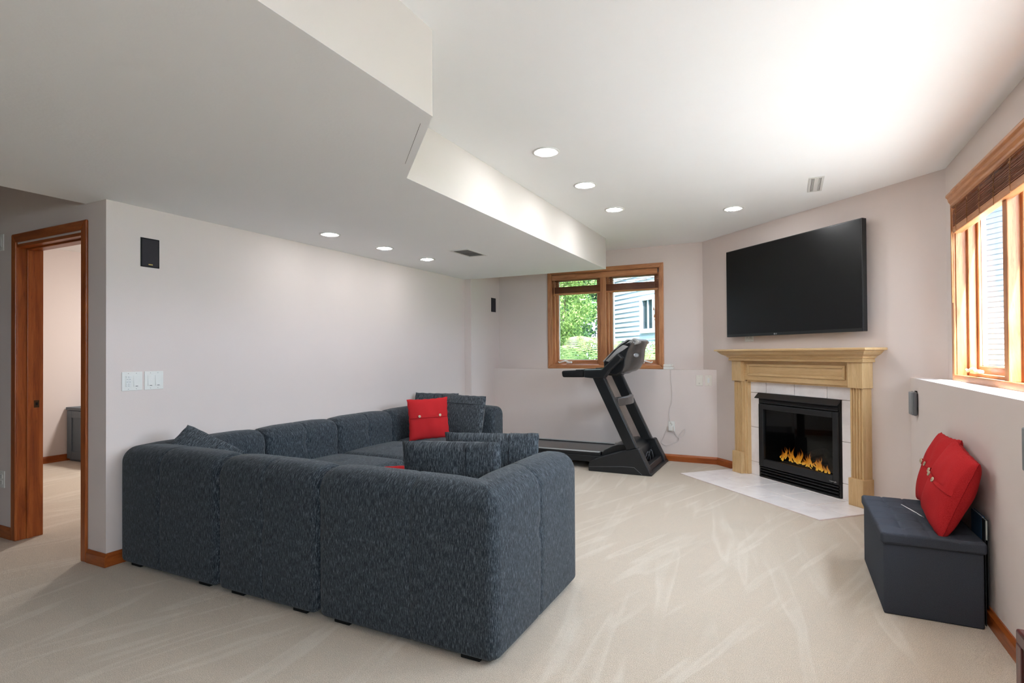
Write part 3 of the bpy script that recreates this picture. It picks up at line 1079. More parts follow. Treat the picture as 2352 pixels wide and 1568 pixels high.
MB().tube(smooth_path(cpts_px), 0.0022, 6).build('cord', 'cord_white', ch)
MB().tube(smooth_path([(0.060, -0.003, -0.12), (0.10, -0.003, -0.04), (0.145, -0.003, 0.01), (0.155, -0.003, -0.02), (0.120, -0.003, -0.075), (0.070, -0.003, -0.085), (0.040, -0.003, -0.045)]), 0.0022, 6).build('cord_loop', 'cord_white', ch)

hub = thing('network_hub', 'small white stacked hub on the ledge right of the window', 'router', (-1.235, YBL + 0.085, ZL))
MB().rbox((0, 0, 0.015), (0.108, 0.10, 0.028), 0.005, 2, (2, 2, 2)).build('lower_box', 'white_plastic', hub)
MB().rbox((-0.004, 0, 0.046), (0.098, 0.09, 0.028), 0.005, 2, (2, 2, 2)).build('upper_box', 'white_plastic', hub)

# in-wall speaker on the left wall and on the pier
spk = thing('wall_speaker', 'dark grey in-wall speaker high on the wall above the switch plates', 'speaker', (XL, 2.097, 1.885), PI / 2)
bx(-0.057, 0.057, -0.004, 0.0, -0.092, 0.090).build('frame', 'matt_black', spk, 0.001)
bx(-0.052, 0.050, -0.008, -0.003, -0.088, 0.082).build('grille', 'charcoal_grille', spk, 0.002)
bx(-0.013, 0.013, -0.0088, -0.0075, -0.078, -0.072).build('badge', 'brass', spk)
spk = thing('wall_speaker', 'small dark grey in-wall speaker high on the pier by the back corner', 'speaker', (-3.497, 6.47, 1.885), PI / 2)
bx(-0.062, 0.062, -0.004, 0.0, -0.092, 0.092).build('frame', 'matt_black', spk, 0.001)
bx(-0.056, 0.056, -0.008, -0.003, -0.086, 0.086).build('grille', 'charcoal_grille', spk, 0.002)
bx(-0.008, 0.012, -0.0088, -0.0075, -0.076, -0.068).build('badge', 'matt_black', spk)


def surf_speaker(label, y, z):
    root = thing('surround_speaker', label, 'speaker', (XRL, y, z), -PI / 2)
    MB().rbox((0, -0.018, 0), (0.115, 0.022, 0.165), 0.008, 3, (2, 2, 2)).build('cabinet', 'grey_box', root)
    MB().rbox((0, -0.033, 0), (0.109, 0.014, 0.159), 0.006, 3, (2, 2, 2)).build('grille', 'grey_box_side', root)
    bx(-0.02, 0.02, -0.010, 0.0, -0.05, 0.088).build('wall_bracket', 'matt_black', root, 0.002)
    bx(0.038, 0.046, -0.0408, -0.0396, -0.070, -0.062).build('badge', 'bronze', root)


surf_speaker('grey wall speaker mounted between the mantel and the bench cushions', 4.735, 0.869)
surf_speaker('grey wall speaker cut off by the right picture edge under the window', 2.61, 0.873)

# recessed lamps
def downlight(label, x, y, z, r, group):
    root = thing('recessed_light', label, 'ceiling light', (x, y, z), 0, group)
    MB().lathe([(r, 0.0), (r, -0.003), (r * 0.93, -0.006), (r * 0.74, -0.004), (r * 0.70, 0.0)], (0, 0, 0), 32).build('trim_ring', 'white_metal', root)
    MB().lathe([(r * 0.71, 0.0), (r * 0.71, -0.0035), (r * 0.67, -0.0035), (r * 0.67, 0)], (0, 0, 0), 32).build('baffle', 'grey_box', root)
    MB().lathe([(r * 0.66, -0.001), (r * 0.58, -0.006), (r * 0.40, -0.011), (r * 0.2, -0.013), (0.0005, -0.0135)], (0, 0, 0), 24).build('bulb_lens', 'lamp_lens' if z > ZS + 0.1 else 'soffit_lamp_lens', root)
    return root


LM = 'recessed lights in the main ceiling'
LS = 'recessed lights in the soffit'
downlight('lit recessed light in the white ceiling, nearest the camera', -1.347, 3.201, ZC, 0.086, LM)
downlight('lit recessed light in the white ceiling, middle of the row by the soffit', -1.353, 3.970, ZC, 0.086, LM)
downlight('lit recessed light in the white ceiling, far end of the row by the soffit', -1.356, 4.765, ZC, 0.086, LM)
downlight('lit recessed light in the white ceiling in front of the television', -0.415, 5.229, ZC, 0.086, LM)
downlight('lit recessed light in the soffit, nearest the doorway', -3.141, 3.176, ZS, 0.080, LS)
downlight('lit recessed light in the soffit, middle of three', -3.134, 3.810, ZS, 0.080, LS)
downlight('lit recessed light in the soffit, nearest the ceiling vent', -3.137, 4.451, ZS, 0.080, LS)

for n_, (x, y, z) in enumerate(((0.30, 2.0, ZC), (0.30, 1.2, ZC), (0.30, 0.4, ZC), (0.0, -0.8, ZC), (0.30, -2.0, ZC))):  # added fill lights, never in view, built like the recessed fixtures
    downlight('added fill light out of view behind the camera, ' + ('first', 'second', 'third', 'fourth', 'fifth')[n_] + ' from the bench', x, y, z, 0.086, 'added fill lights behind the camera')

vent = thing('ceiling_vent', 'grey louvred vent in the soffit underside above the sofa', 'vent', (-2.606, 4.352, ZS))
for q in ((-0.100, 0.100, -0.182, -0.150), (-0.100, 0.100, 0.150, 0.182), (-0.100, -0.076, -0.150, 0.150), (0.076, 0.100, -0.150, 0.150)):
    bx(q[0], q[1], q[2], q[3], -0.006, 0.0).build('frame', 'white_metal', vent, 0.002)
bx(-0.076, 0.076, -0.150, 0.150, -0.0012, 0.0).build('duct_opening', 'slot_dark', vent)
for i in range(13):
    y = -0.138 + i * 0.023
    tilt = 0.007 if i < 6 else -0.007
    MB().prism([(y - 0.010 - tilt * 0.4, -0.001), (y - 0.007 - tilt * 0.4, -0.001), (y + 0.008 + tilt, -0.0055), (y + 0.005 + tilt, -0.0055)], 'X', -0.076, 0.076).build('slat', 'vent_shadow', vent)

v2 = thing('ceiling_register', 'slim white register in the main ceiling near the television', 'vent', (0.204, 4.765, ZC))
for q in ((-0.050, 0.050, -0.20, -0.180), (-0.050, 0.050, 0.180, 0.20), (-0.050, -0.032, -0.180, 0.180), (0.032, 0.050, -0.180, 0.180)):
    bx(q[0], q[1], q[2], q[3], -0.005, 0.0).build('frame', 'white_metal', v2, 0.002)
bx(-0.032, 0.032, -0.180, 0.180, -0.001, 0.0).build('duct_opening', 'vent_shadow', v2)
for x in (-0.026, -0.019, 0.019, 0.026):
    bx(x - 0.002, x + 0.002, -0.180, 0.180, -0.006, -0.001).build('slat', 'white_metal', v2)
bx(-0.015, 0.015, -0.178, 0.178, -0.009, -0.001).build('damper_plate', 'white_metal', v2, 0.002)


# ------------------------------------------------------------------ sectional sofa
def section(T, z0, z1, rt, rb, i):
    """closed loop (t,z), starting bottom-outer, going up the outer face, over the top, down the inner face"""
    t0, t1, a, b = i, T - i, z0 + i, z1 - i
    rt_, rb_ = max(rt - i, 0.004), max(rb - i, 0.003)
    rt_ = min(rt_, (t1 - t0) / 2 * 0.98)
    pts = []

    def arc(cx, cz, r, a0, a1, n):
        for q in range(n):
            an = math.radians(a0 + (a1 - a0) * q / n)
            pts.append((cx + r * math.cos(an), cz + r * math.sin(an)))

    def lin(p, q, n):
        for s in range(n):
            pts.append((p[0] + (q[0] - p[0]) * s / n, p[1] + (q[1] - p[1]) * s / n))
    arc(t0 + rb_, a + rb_, rb_, 270, 180, 4)
    lin((t0, a + rb_), (t0, b - rt_), 16)
    arc(t0 + rt_, b - rt_, rt_, 180, 90, 9)
    lin((t0 + rt_, b), (t1 - rt_, b), 3)
    arc(t1 - rt_, b - rt_, rt_, 90, 0, 9)
    lin((t1, b - rt_), (t1, a + rb_), 16)
    arc(t1 - rb_, a + rb_, rb_, 0, -90, 4)
    lin((t1 - rb_, a), (t0 + rb_, a), 4)
    return pts


def end_stations(r, n=6):
    return [(r * (1 - math.cos(PI / 2 * q / n)), r * (1 - math.sin(PI / 2 * q / n))) for q in range(n)]  # (s, inset)


def sofa_back(path, T, z0, z1, rt, rb, re, seams, tufts, Rc=0.055):
    """path: 2 or 3 xy corners of the OUTER line, interior on the left of travel. seams: list of fractions (seg, f)."""
    P = [Vector((p[0], p[1])) for p in path]
    segs = []
    for i in range(len(P) - 1):
        d = (P[i + 1] - P[i])
        L = d.length
        d = d / L
        segs.append((P[i], d, Vector((-d.y, d.x)), L))
    stations = []   # (function t->xy, inset, nominal s, seg, f)
    ends = end_stations(re)
    nominal = 0.0
    for si, (A, d, n, L) in enumerate(segs):
        first, last = si == 0, si == len(segs) - 1
        fs = []
        s0 = re if first else None
        m = max(10, int(L / 0.035))
        lst = [q / m for q in range(m + 1)]
        extra = []
        for sg, f in seams:
            if sg == si:
                extra += [f - 0.028, f - 0.016, f - 0.008, f, f + 0.008, f + 0.016, f + 0.028]
        lst = sorted(set(lst + extra))
        if first:
            for s, ins_ in ends:
                stations.append((lambda t, A=A, d=d, n=n, s=s: A + d * s + n * t, ins_, s, si, s / L))
        for f in lst:
            def pos(t, A=A, d=d, n=n, L=L, f=f, first=first, last=last):
                lo = re if first else max(Rc, t)
                hi = L - re if last else L - max(Rc, t)
                return A + d * (lo + (hi - lo) * f) + n * t
            s_lo = re if first else Rc
            s_hi = L - re if last else L - Rc
            stations.append((pos, 0.0, nominal + s_lo + (s_hi - s_lo) * f, si, f))
        if last:
            for s, ins_ in ends[::-1]:
                stations.append((lambda t, A=A, d=d, n=n, s=L - s: A + d * s + n * t, ins_, nominal + L - s, si, 1.0))
        else:
            C = P[si + 1]
            n2 = segs[si + 1][2]
            for q in range(1, 6):
                ph = PI / 2 * q / 6

                def posc(t, C=C, n=n, n2=n2, ph=ph):
                    if t >= Rc:
                        return C + (n + n2) * t
                    return C + (n + n2) * Rc - (n * math.cos(ph) + n2 * math.sin(ph)) * (Rc - t)
                stations.append((posc, 0.0, nominal + L - Rc + 0.0145 * q, si, 0.999))
        nominal += L - 2 * Rc + 0.0145 * 6
    rows, uvr = [], []
    for pos, ins_, s, si, f in stations:
        sec = section(T, z0, z1, rt, rb, ins_)
        row, ur = [], []
        per = 0.0
        last = None
        for (t, z) in sec:
            if last:
                per += math.hypot(t - last[0], z - last[1])
            last = (t, z)
            tt, zz = t, z
            zf = (z - z0) / (z1 - z0)
            if ins_ == 0.0:
                # puff and seams
                edge = min(1.0, 4 * f * (1 - f) * 1.6) if len(segs) == 1 else min(1.0, 6 * min(f, 1 - f) + 0.15)
                outer = t < T * 0.30
                inner = t > T * 0.70
                vert = max(0.0, math.sin(PI * min(1, max(0, zf)))) ** 0.6
                if outer:
                    tt -= 0.010 * edge * vert
                if inner:
                    tt += 0.012 * edge * vert
                for sg, f0 in seams:
                    if sg == si:
                        g = math.exp(-((f - f0) / 0.014) ** 2)
                        if outer:
                            tt += 0.006 * g
                        if inner:
                            tt -= 0.006 * g
                        if zf > 0.9:
                            zz -= 0.003 * g
                for sg, f0, z_f, side in tufts:
                    if sg == si:
                        g = math.exp(-(((f - f0) * 0.8) ** 2 + ((z - z_f)) ** 2) / (2 * 0.022 ** 2))
                        if inner and side > 0:
                            tt -= 0.022 * g
                        if outer and side < 0:
                            tt += 0.012 * g
                if zf > 0.85:
                    zz += 0.008 * edge
            p = pos(tt)
            row.append((p.x, p.y, zz))
            ur.append((s, per))
        ur.append((s, per + 0.02))
        rows.append(row)
        uvr.append(ur)
    mb = MB()
    mb.quadgrid(rows, uvr, True, close_u=True)
    mb.face(rows[0])
    mb.face(rows[-1][::-1])
    return mb


def crown_disp(sx, sy, amp, grooves=()):
    def f(q, n):
        if q.z > 0:
            u, v_ = q.x / (sx / 2), q.y / (sy / 2)
            b = (1 - min(1, abs(u)) ** 2.4) * (1 - min(1, abs(v_)) ** 2.4)
            dz = amp * b
            for gx, gy in grooves:
                dz -= 0.012 * math.exp(-((q.x - gx) ** 2 + (q.y - gy) ** 2) / (2 * 0.02 ** 2))
            dz -= 0.004 * math.exp(-(q.x / 0.012) ** 2) * b ** 0.2 if abs(u) < 1 and abs(v_) < 1 and b > 0 else 0
            return (q.x, q.y, q.z + dz)
        return q
    return f


SZ0, SZ1, SEAT, BT = 0.017, 0.700, 0.425, 0.235
SG = 'modules of the charcoal sectional sofa'


def module(label, x0, x1, y0, y1, backs):
    """backs: outer-line corners in world xy (interior on the left of travel)"""
    cx, cy = (x0 + x1) / 2, (y0 + y1) / 2
    root = thing('sofa_module', label, 'sofa', (cx, cy, 0), 0, SG)
    path = [(p[0] - cx, p[1] - cy) for p in backs]
    nseg = len(path) - 1
    seams = [(i, 0.5 if nseg == 1 else (0.42 if i == 0 else 0.58)) for i in range(nseg)]
    if nseg == 2:
        seams = [(0, 0.58), (1, 0.45)]
    tufts = [(sg, f, 0.56, 1) for sg, f in seams] + [(sg, f, 0.42, -1) for sg, f in seams]
    sofa_back(path, BT, SZ0, SZ1, 0.095, 0.03, 0.045, seams, tufts).build('back', 'sofa_fabric', root)
    # seat fills what the backs leave
    a0, a1, b0, b1 = x0 - cx, x1 - cx, y0 - cy, y1 - cy
    g = BT - 0.012
    for i in range(nseg):
        p, q = path[i], path[i + 1]
        if abs(p[1] - q[1]) < 1e-6:
            if p[1] < 0:
                b0 = p[1] + g
            else:
                b1 = p[1] - g
        else:
            if p[0] < 0:
                a0 = p[0] + g
            else:
                a1 = p[0] - g
    sx, sy = a1 - a0 - 0.006, b1 - b0 - 0.006
    MB().rbox(((a0 + a1) / 2, (b0 + b1) / 2, (SZ0 + SEAT) / 2), (sx, sy, SEAT - SZ0), 0.055, 6, (18, 18, 3),
              crown_disp(sx, sy, 0.022, ((0, 0),))).build('seat', 'sofa_fabric', root)
    w_, d_ = x1 - x0, y1 - y0
    for fx_ in (-1, 1):
        for fy_ in (-1, 1):
            bx(fx_ * (w_ / 2 - 0.13) - 0.045, fx_ * (w_ / 2 - 0.13) + 0.045, fy_ * (d_ / 2 - 0.07) - 0.045, fy_ * (d_ / 2 - 0.07) + 0.045, 0.0, 0.021).build('foot', 'matt_black', root, 0.003)
    return root


X_A, X_B, X_C, X_D = -3.574, -2.690, -1.978, -1.030
Y_A, Y_B, Y_C, Y_D, Y_E = 1.905, 2.772, 3.482, 4.190, 5.085
DEP = 0.945
YF = Y_A + DEP
g_ = 0.003
module('charcoal corner sofa module against the wall nearest the doorway', X_A, X_B - g_, Y_A, Y_B - g_, [(X_A, Y_B - g_), (X_A, Y_A), (X_B - g_, Y_A)])
module('charcoal sofa module in the middle of the row with its back to the camera', X_B + g_, X_C - g_, Y_A, Y_B - g_, [(X_B + g_, Y_A), (X_C - g_, Y_A)])
module('charcoal corner sofa module nearest the camera with an armrest on the right', X_C + g_, X_D, Y_A, YF, [(X_C + g_, Y_A), (X_D, Y_A), (X_D, YF)])
module('charcoal armless sofa module along the left wall, second from the doorway', X_A, X_A + DEP, Y_B + g_, Y_C - g_, [(X_A, Y_C - g_), (X_A, Y_B + g_)])
module('charcoal armless sofa module along the left wall, beside the far corner module', X_A, X_A + DEP, Y_C + g_, Y_D - g_, [(X_A, Y_D - g_), (X_A, Y_C + g_)])
module('charcoal corner sofa module at the far end near the treadmill', X_A, X_A + DEP, Y_D + g_, Y_E, [(X_A + DEP, Y_E), (X_A, Y_E), (X_A, Y_D + g_)])


# ------------------------------------------------------------------ pillows
def pillow_mesh(w_, h_, t_, pinch=0.05, seed=0, n=26, power=0.42, wrinkle=0.004):
    rnd = random.Random(seed)
    ph = [rnd.uniform(0, 6.28) for _ in range(8)]
    mb = MB()
    for sg in (-1, 1):
        rows, uvr = [], []
        for j in range(n + 1):
            row, ur = [], []
            v_ = -1 + 2 * j / n
            v_ = math.sin(v_ * PI / 2) * 0.35 + v_ * 0.65
            for i in range(n + 1):
                u = -1 + 2 * i / n
                u = math.sin(u * PI / 2) * 0.35 + u * 0.65
                x = w_ / 2 * u * (1 - pinch * (1 - v_ * v_))
                z = h_ / 2 * v_ * (1 - pinch * (1 - u * u))
                env = max(0.0, (1 - u * u) * (1 - v_ * v_)) ** power
                wr = wrinkle * env * (math.sin(5 * u + 3 * v_ + ph[0]) + 0.7 * math.sin(-4 * u + 7 * v_ + ph[1]) + 0.5 * math.sin(11 * u + 2 * v_ + ph[2]))
                edgew = 0.3 * wrinkle * math.sin(18 * (u + v_) + ph[3]) * (1 - env)
                y = sg * (t_ / 2 * env + wr * 0.5 + 0.0005)
                row.append((x + (edgew if abs(u) > 0.9 else 0), y, z + h_ / 2 + (edgew if abs(v_) > 0.9 else 0)))
                ur.append((x, z))
            rows.append(row)
            uvr.append(ur)
        mb.quadgrid(rows, uvr, True)
    return mb


def env_y(u, v_, t_, power):
    return t_ / 2 * max(0.0, (1 - u * u) * (1 - v_ * v_)) ** power


def place(root, rx, ry, rz):
    root.rotation_mode = 'YXZ'
    root.rotation_euler = (math.radians(rx), math.radians(ry), math.radians(rz))


def red_pillow(label, loc, rx, ry, rz, size=0.42, thick=0.14, seed=1, nb=2, btn=((-0.22, 0.10), (0.28, 0.10)), flap=0.06):
    root = thing('red_pillow', label, 'pillow', loc, 0, 'red button pillows')
    pillow_mesh(size, size, thick, 0.05, seed, 28, 0.40, 0.006).build('cover', 'red_linen', root)
    # overlapping flap of the button placket on the front (-y)
    rows, uvr = [], []
    for j, v_ in enumerate((0.10 + flap, 0.10 + flap * 0.5, 0.10, 0.10 - flap * 0.5, 0.10 - flap, 0.10 - flap - 0.004)):
        row, ur = [], []
        for i in range(29):
            u = -0.96 + 1.92 * i / 28
            off = 0.0045 if j < 5 else 0.0
            row.append((size / 2 * u * (1 - 0.05 * (1 - v_ * v_)), -env_y(u, v_, thick, 0.40) - off - 0.002, size / 2 * (1 + v_ * (1 - 0.05 * (1 - u * u)))))
            ur.append((row[-1][0], row[-1][2]))
        rows.append(row)
        uvr.append(ur)
    mb = MB()
    mb.quadgrid(rows, uvr, True)
    mb.build('button_placket', 'red_linen', root)
    for (u, v_) in btn:
        b_ = MB().lathe([(0.0005, 0.0035), (0.007, 0.0035), (0.0115, 0.0045), (0.0125, 0.0025), (0.0115, -0.001), (0.0005, -0.001)], (0, 0, 0), 18).build('button', 'button_wood', root)
        b_.location = (size / 2 * u, -env_y(u, v_, thick, 0.40) - 0.0075, size / 2 * (1 + v_))
        b_.rotation_euler = (PI / 2, 0, 0)
        for q in (-1, 1):
            h_ = MB().lathe([(0.0004, 0.0039), (0.0014, 0.0039), (0.0014, 0.003)], (q * 0.003, 0, 0), 8).build('button_hole', 'slot_dark', b_)
    place(root, rx, ry, rz)
    return root


def grey_pillow(label, loc, rx, ry, rz, w_=0.58, h_=0.42, thick=0.15, seed=1, seams=((0.42, None),), mat='cushion_fabric'):
    root = thing('charcoal_pillow', label, 'pillow', loc, 0, 'charcoal sofa pillows')
    pw = 0.28
    pillow_mesh(w_, h_, thick, 0.02, seed, 28, pw, 0.005).build('cover', mat, root)
    for su, svv in seams:
        for sg in (-1, 1):
            pts = []
            for i in range(25):
                s = -0.97 + 1.94 * i / 24
                u, v_ = (su, s) if svv is None else (s, svv)
                pts.append((w_ / 2 * u * (1 - 0.02 * (1 - v_ * v_)), sg * (env_y(u, v_, thick, pw) + 0.0025), h_ / 2 * (1 + v_ * (1 - 0.02 * (1 - u * u)))))
            MB().tube(pts, 0.0021, 6).build('seam', 'seam_thread', root)
    place(root, rx, ry, rz)
    return root


lpil = grey_pillow('charcoal pillow tilted in the sofa corner nearest the switch plates', (-3.22, 2.30, 0.43), -38, 36, 56, 0.38, 0.38, 0.13, 3, ((0.3, None),))
rot = Matrix.Rotation(math.radians(56), 3, 'Z') @ Matrix.Rotation(math.radians(-38), 3, 'X') @ Matrix.Rotation(math.radians(36), 3, 'Y')
lpil.location = Vector((-3.37, 2.2, 0.80)) - rot @ Vector((-0.187, 0, 0.378))
grey_pillow('charcoal pillow upright on the sofa seat nearest the camera, front one', (-1.545, 2.43, 0.435), 8, -1, 13, 0.53, 0.36, 0.15, 4, ((0.38, None),))
grey_pillow('charcoal pillow upright beside the near armrest, behind the front one', (-1.515, 2.78, 0.435), 4, 0, 19, 0.54, 0.355, 0.14, 5, ((0.40, None), ))
grey_pillow('charcoal back pillow in the far sofa corner, partly behind the red one', (-3.29, 4.78, 0.435), -10, 0, 8, 0.50, 0.40, 0.13, 6, ((0.0, None),))
grey_pillow('charcoal back pillow at the far end with a stitched band along its top', (-2.91, 4.66, 0.435), -12, 1, -4, 0.52, 0.40, 0.13, 7, ((0, 0.55),))
red_pillow('red two-button pillow leaning in the far sofa corner', (-3.03, 4.33, 0.432), -8, -2, 46, 0.39, 0.11, 8, btn=((-0.48, 0.13), (0.52, 0.13)))
red_pillow('red pillow slumped on the sofa seat, mostly hidden behind the charcoal pillow', (-1.865, 2.785, 0.466), -67, 0, 180, 0.35, 0.075, 9, btn=((-0.3, 0.1), (0.3, 0.1)))
red_pillow('red button pillow on the tufted bench, the rear one by the mantel', (0.662, 3.69, 0.392), -17, -2, -90, 0.405, 0.13, 10, btn=((-0.72, 0.10), (-0.30, 0.10), (0.12, 0.10)))
red_pillow('red button pillow on the tufted bench, the front one nearest the camera', (0.625, 3.345, 0.392), -19, 8, -88, 0.395, 0.15, 11, btn=((-0.66, 0.10), (-0.30, 0.10), (0.16, 0.10)))

# ------------------------------------------------------------------ tufted storage bench
OX0, OX1, OY0, OY1 = 0.385, 0.782, 3.115, 3.880
ben = thing('storage_bench', 'dark grey tufted fabric storage bench under the right window', 'bench', ((OX0 + OX1) / 2, (OY0 + OY1) / 2, 0))
ow, od = OX1 - OX0, OY1 - OY0
MB().rbox((0.0, 0.0, 0.169), (ow - 0.022, od - 0.022, 0.338), 0.008, 2, (2, 2, 2)).build('box', 'bench_linen', ben)
tuf = [(a * ow / 4, b_ * od / 6) for a in (-1, 0, 1) for b_ in (-2, -1, 0, 1, 2)]


def lid_disp(q, n):
    if q.z > 0:
        dz = 0.0
        for gx, gy in tuf:
            dz -= 0.010 * math.exp(-((q.x - gx) ** 2 + (q.y - gy) ** 2) / (2 * 0.013 ** 2))
        for gx in (-ow / 4, 0, ow / 4):
            dz -= 0.004 * math.exp(-((q.x - gx) / 0.005) ** 2)
        for gy in (-od / 3, -od / 6, 0, od / 6, od / 3):
            dz -= 0.004 * math.exp(-((q.y - gy) / 0.005) ** 2)
        u, v_ = q.x / (ow / 2), q.y / (od / 2)
        dz += 0.006 * (1 - u * u) * (1 - v_ * v_)
        return (q.x, q.y, q.z + dz)
    return q


MB().rbox((0, 0, 0.357), (ow, od, 0.054), 0.014, 4, (60, 100, 1), lid_disp).build('lid', 'bench_linen', ben)

sl = thing('white_strip', 'thin white strip lying on the bench lid beside the front red pillow', 'strip', (0.600, 3.54, 0.3885))
MB().tube([(-0.045, 0.16, 0), (-0.02, 0.06, 0.001), (0.0, -0.02, 0.0), (0.015, -0.09, 0.0)], [0.0018, 0.0026, 0.0026, 0.0014], 6).build('strip', 'white_edge', sl)

for lab, yc_, hgt, mt, th in (('blue hardback book standing between the bench and the wall', 3.300, 0.478, 'book_blue', 0.155), ('dark book with pale page edges wedged behind the bench, nearest the camera', 3.195, 0.475, 'book_cover', 0.045)):
    bk = thing('book', lab, 'book', (0.7985, yc_, 0), 0, 'books wedged behind the bench')
    bx(-0.013, -0.010, -th / 2, th / 2, 0.0, hgt).build('cover', mt, bk)
    bx(-0.0035, -0.0005, -th / 2, th / 2, 0.08, hgt).build('cover', mt, bk)
    bx(-0.010, -0.0035, -th / 2 + 0.002, th / 2 - 0.002, 0.385, hgt - 0.004).build('page_block', 'book_pages', bk)

# ------------------------------------------------------------------ cherry side table at the right picture edge
tb = thing('side_table', 'dark cherry wooden table corner at the bottom right picture edge', 'table', (0.662, 1.72, 0))
bx(-0.118, 0.118, -0.23, 0.23, 0.448, 0.486).build('top', 'dark_cherry', tb, 0.006)
for sx_ in (-1, 1):
    for sy_ in (-1, 1):
        bx(sx_ * 0.098 - 0.02, sx_ * 0.098 + 0.02, sy_ * 0.21 - 0.02, sy_ * 0.21 + 0.02, 0, 0.449).build('leg', 'dark_cherry', tb, 0.004)
for sy_ in (-1, 1):
    bx(-0.08, 0.08, sy_ * 0.215 - 0.008, sy_ * 0.215 + 0.008, 0.37, 0.449).build('apron', 'dark_cherry', tb, 0.002)
for sx_ in (-1, 1):
    bx(sx_ * 0.106 - 0.008, sx_ * 0.106 + 0.008, -0.19, 0.19, 0.37, 0.449).build('apron', 'dark_cherry', tb, 0.002)

# ------------------------------------------------------------------ cabinet in the side room
cb = thing('storage_cabinet', 'low blue-grey panelled cabinet in the room beyond the doorway', 'cabinet', (-7.17, 3.74, 0))
bx(-0.49, 0.50, -0.19, 0.22, 0.0, 0.60).build('body', 'cabinet_blue', cb, 0.003)
bx(-0.51, 0.52, -0.225, 0.23, 0.60, 0.635).build('top', 'cabinet_blue', cb, 0.004)
for i in range(2):
    x0 = -0.49 + i * 0.495
    d_ = bx(x0 + 0.004, x0 + 0.491, -0.212, -0.190, 0.03, 0.595).build('door', 'cabinet_blue', cb, 0.002)
    for q in ((x0 + 0.004, x0 + 0.10, 0.03, 0.595), (x0 + 0.395, x0 + 0.491, 0.03, 0.595), (x0 + 0.10, x0 + 0.395, 0.515, 0.595), (x0 + 0.10, x0 + 0.395, 0.03, 0.12)):
        bx(q[0], q[1], -0.224, -0.211, q[2], q[3]).build('door_rail', 'cabinet_blue', d_, 0.003)
lp = thing('side_room_fill_lamp', 'added round fill lamp out of view in the side room', 'ceiling light', (-5.9, 4.2, ZC))  # added out of view to brighten the side room
MB().lathe([(0.17, 0), (0.17, -0.03), (0.15, -0.035)], (0, 0, 0), 24).build('rim', 'white_metal', lp)
MB().lathe([(0.155, -0.030), (0.13, -0.06), (0.07, -0.08), (0.001, -0.085)], (0, 0, 0), 24).build('diffuser', 'side_room_fill', lp)

# ------------------------------------------------------------------ treadmill (runs along X, walking to +X)
tm = thing('treadmill', 'black folding treadmill with a tilted console under the back window', 'treadmill', (-1.9, 6.0, 0))


def tpart(name, poly, y0, y1, mat, bevel=0.006, parent=None):
    mb = MB().prism([(x + 1.9, z) for x, z in poly], 'Y', y0 - 6.0, y1 - 6.0)
    return mb.build(name, mat, parent or tm, bevel, 3)


SIDE = [(-1.885, 0.0), (-1.885, 0.075), (-1.868, 0.098), (-1.82, 0.126), (-1.70, 0.172), (-1.563, 0.216), (-1.46, 0.246), (-1.367, 0.266), (-1.352, 0.258), (-1.250, 0.052), (-1.238, 0.02), (-1.238, 0.0)]
for y0, y1 in ((5.565, 5.680), (6.330, 6.440)):
    tpart('base_side', SIDE, y0, y1, 'black_plastic', 0.012)
# cover line on the near side
MB().tube([(0.02, -0.4362, 0.045), (0.38, -0.4362, 0.075), (0.50, -0.4362, 0.075), (0.58, -0.4362, 0.008)], 0.0022, 6).build('panel_line', 'grey_box', tm)
bx(-1.40 + 1.9, -1.225 + 1.9, -0.43, 0.44, 0.0, 0.022).build('base_plate', 'black_plastic', tm, 0.005)
tpart('rear_crossbar', [(-1.335, 0.022), (-1.265, 0.022), (-1.285, 0.075), (-1.34, 0.075)], 5.68, 6.33, 'black_plastic')
tpart('motor_tray', [(-1.76, 0.03), (-1.42, 0.03), (-1.42, 0.06), (-1.76, 0.06)], 5.68, 6.33, 'matt_black')
HOOD = [(-1.79, 0.115), (-1.775, 0.178), (-1.752, 0.206), (-1.664, 0.252), (-1.60, 0.274), (-1.54, 0.284), (-1.47, 0.270), (-1.41, 0.215), (-1.39, 0.12), (-1.40, 0.09), (-1.78, 0.09)]
tpart('motor_hood', HOOD, 5.69, 6.32, 'black_satin', 0.02)
for y0, y1 in ((5.585, 5.665), (6.275, 6.350)):
    tpart('upright', [(-1.484, 0.235), (-1.374, 0.262), (-1.716, 0.985), (-1.845, 0.985)], y0, y1, 'black_satin', 0.012)
    # handrail arm with grip and diagonal console strut
    arm = tpart('handrail', [(-1.935, 0.980), (-1.842, 0.972), (-1.714, 0.972), (-1.668, 1.034), (-1.556, 1.140), (-1.512, 1.190), (-1.568, 1.234), (-1.738, 1.068), (-1.935, 1.060)], y0 - 0.012, y1 + 0.008, 'black_satin', 0.014)
    tpart('grip', [(-2.178, 0.978), (-1.935, 0.980), (-1.935, 1.058), (-2.188, 1.046)], y0 - 0.006, y1 + 0.002, 'matt_black', 0.018, None)
    tpart('pulse_sensor', [(-2.03, 1.052), (-1.94, 1.056), (-1.94, 1.066), (-2.03, 1.062)], y0 + 0.012, y1 - 0.012, 'grey_gloss', 0.003)
# cross brace: a bowed grey bar between the uprights
rows = []
for i in range(13):
    t = i / 12
    y = 5.660 + (6.280 - 5.660) * t
    bow = 0.055 * math.sin(PI * t)
    x = -1.602 + bow
    rows.append([(x - 0.022 + 1.9, y - 6, 0.690), (x + 0.026 + 1.9, y - 6, 0.680), (x + 0.020 + 1.9, y - 6, 0.762), (x - 0.030 + 1.9, y - 6, 0.772)])
mb = MB()
mb.quadgrid(rows, None, False, close_u=True)
mb.face(rows[0])
mb.face(rows[-1][::-1])
mb.build('cross_brace', 'grey_gloss', tm, 0.008, 3)
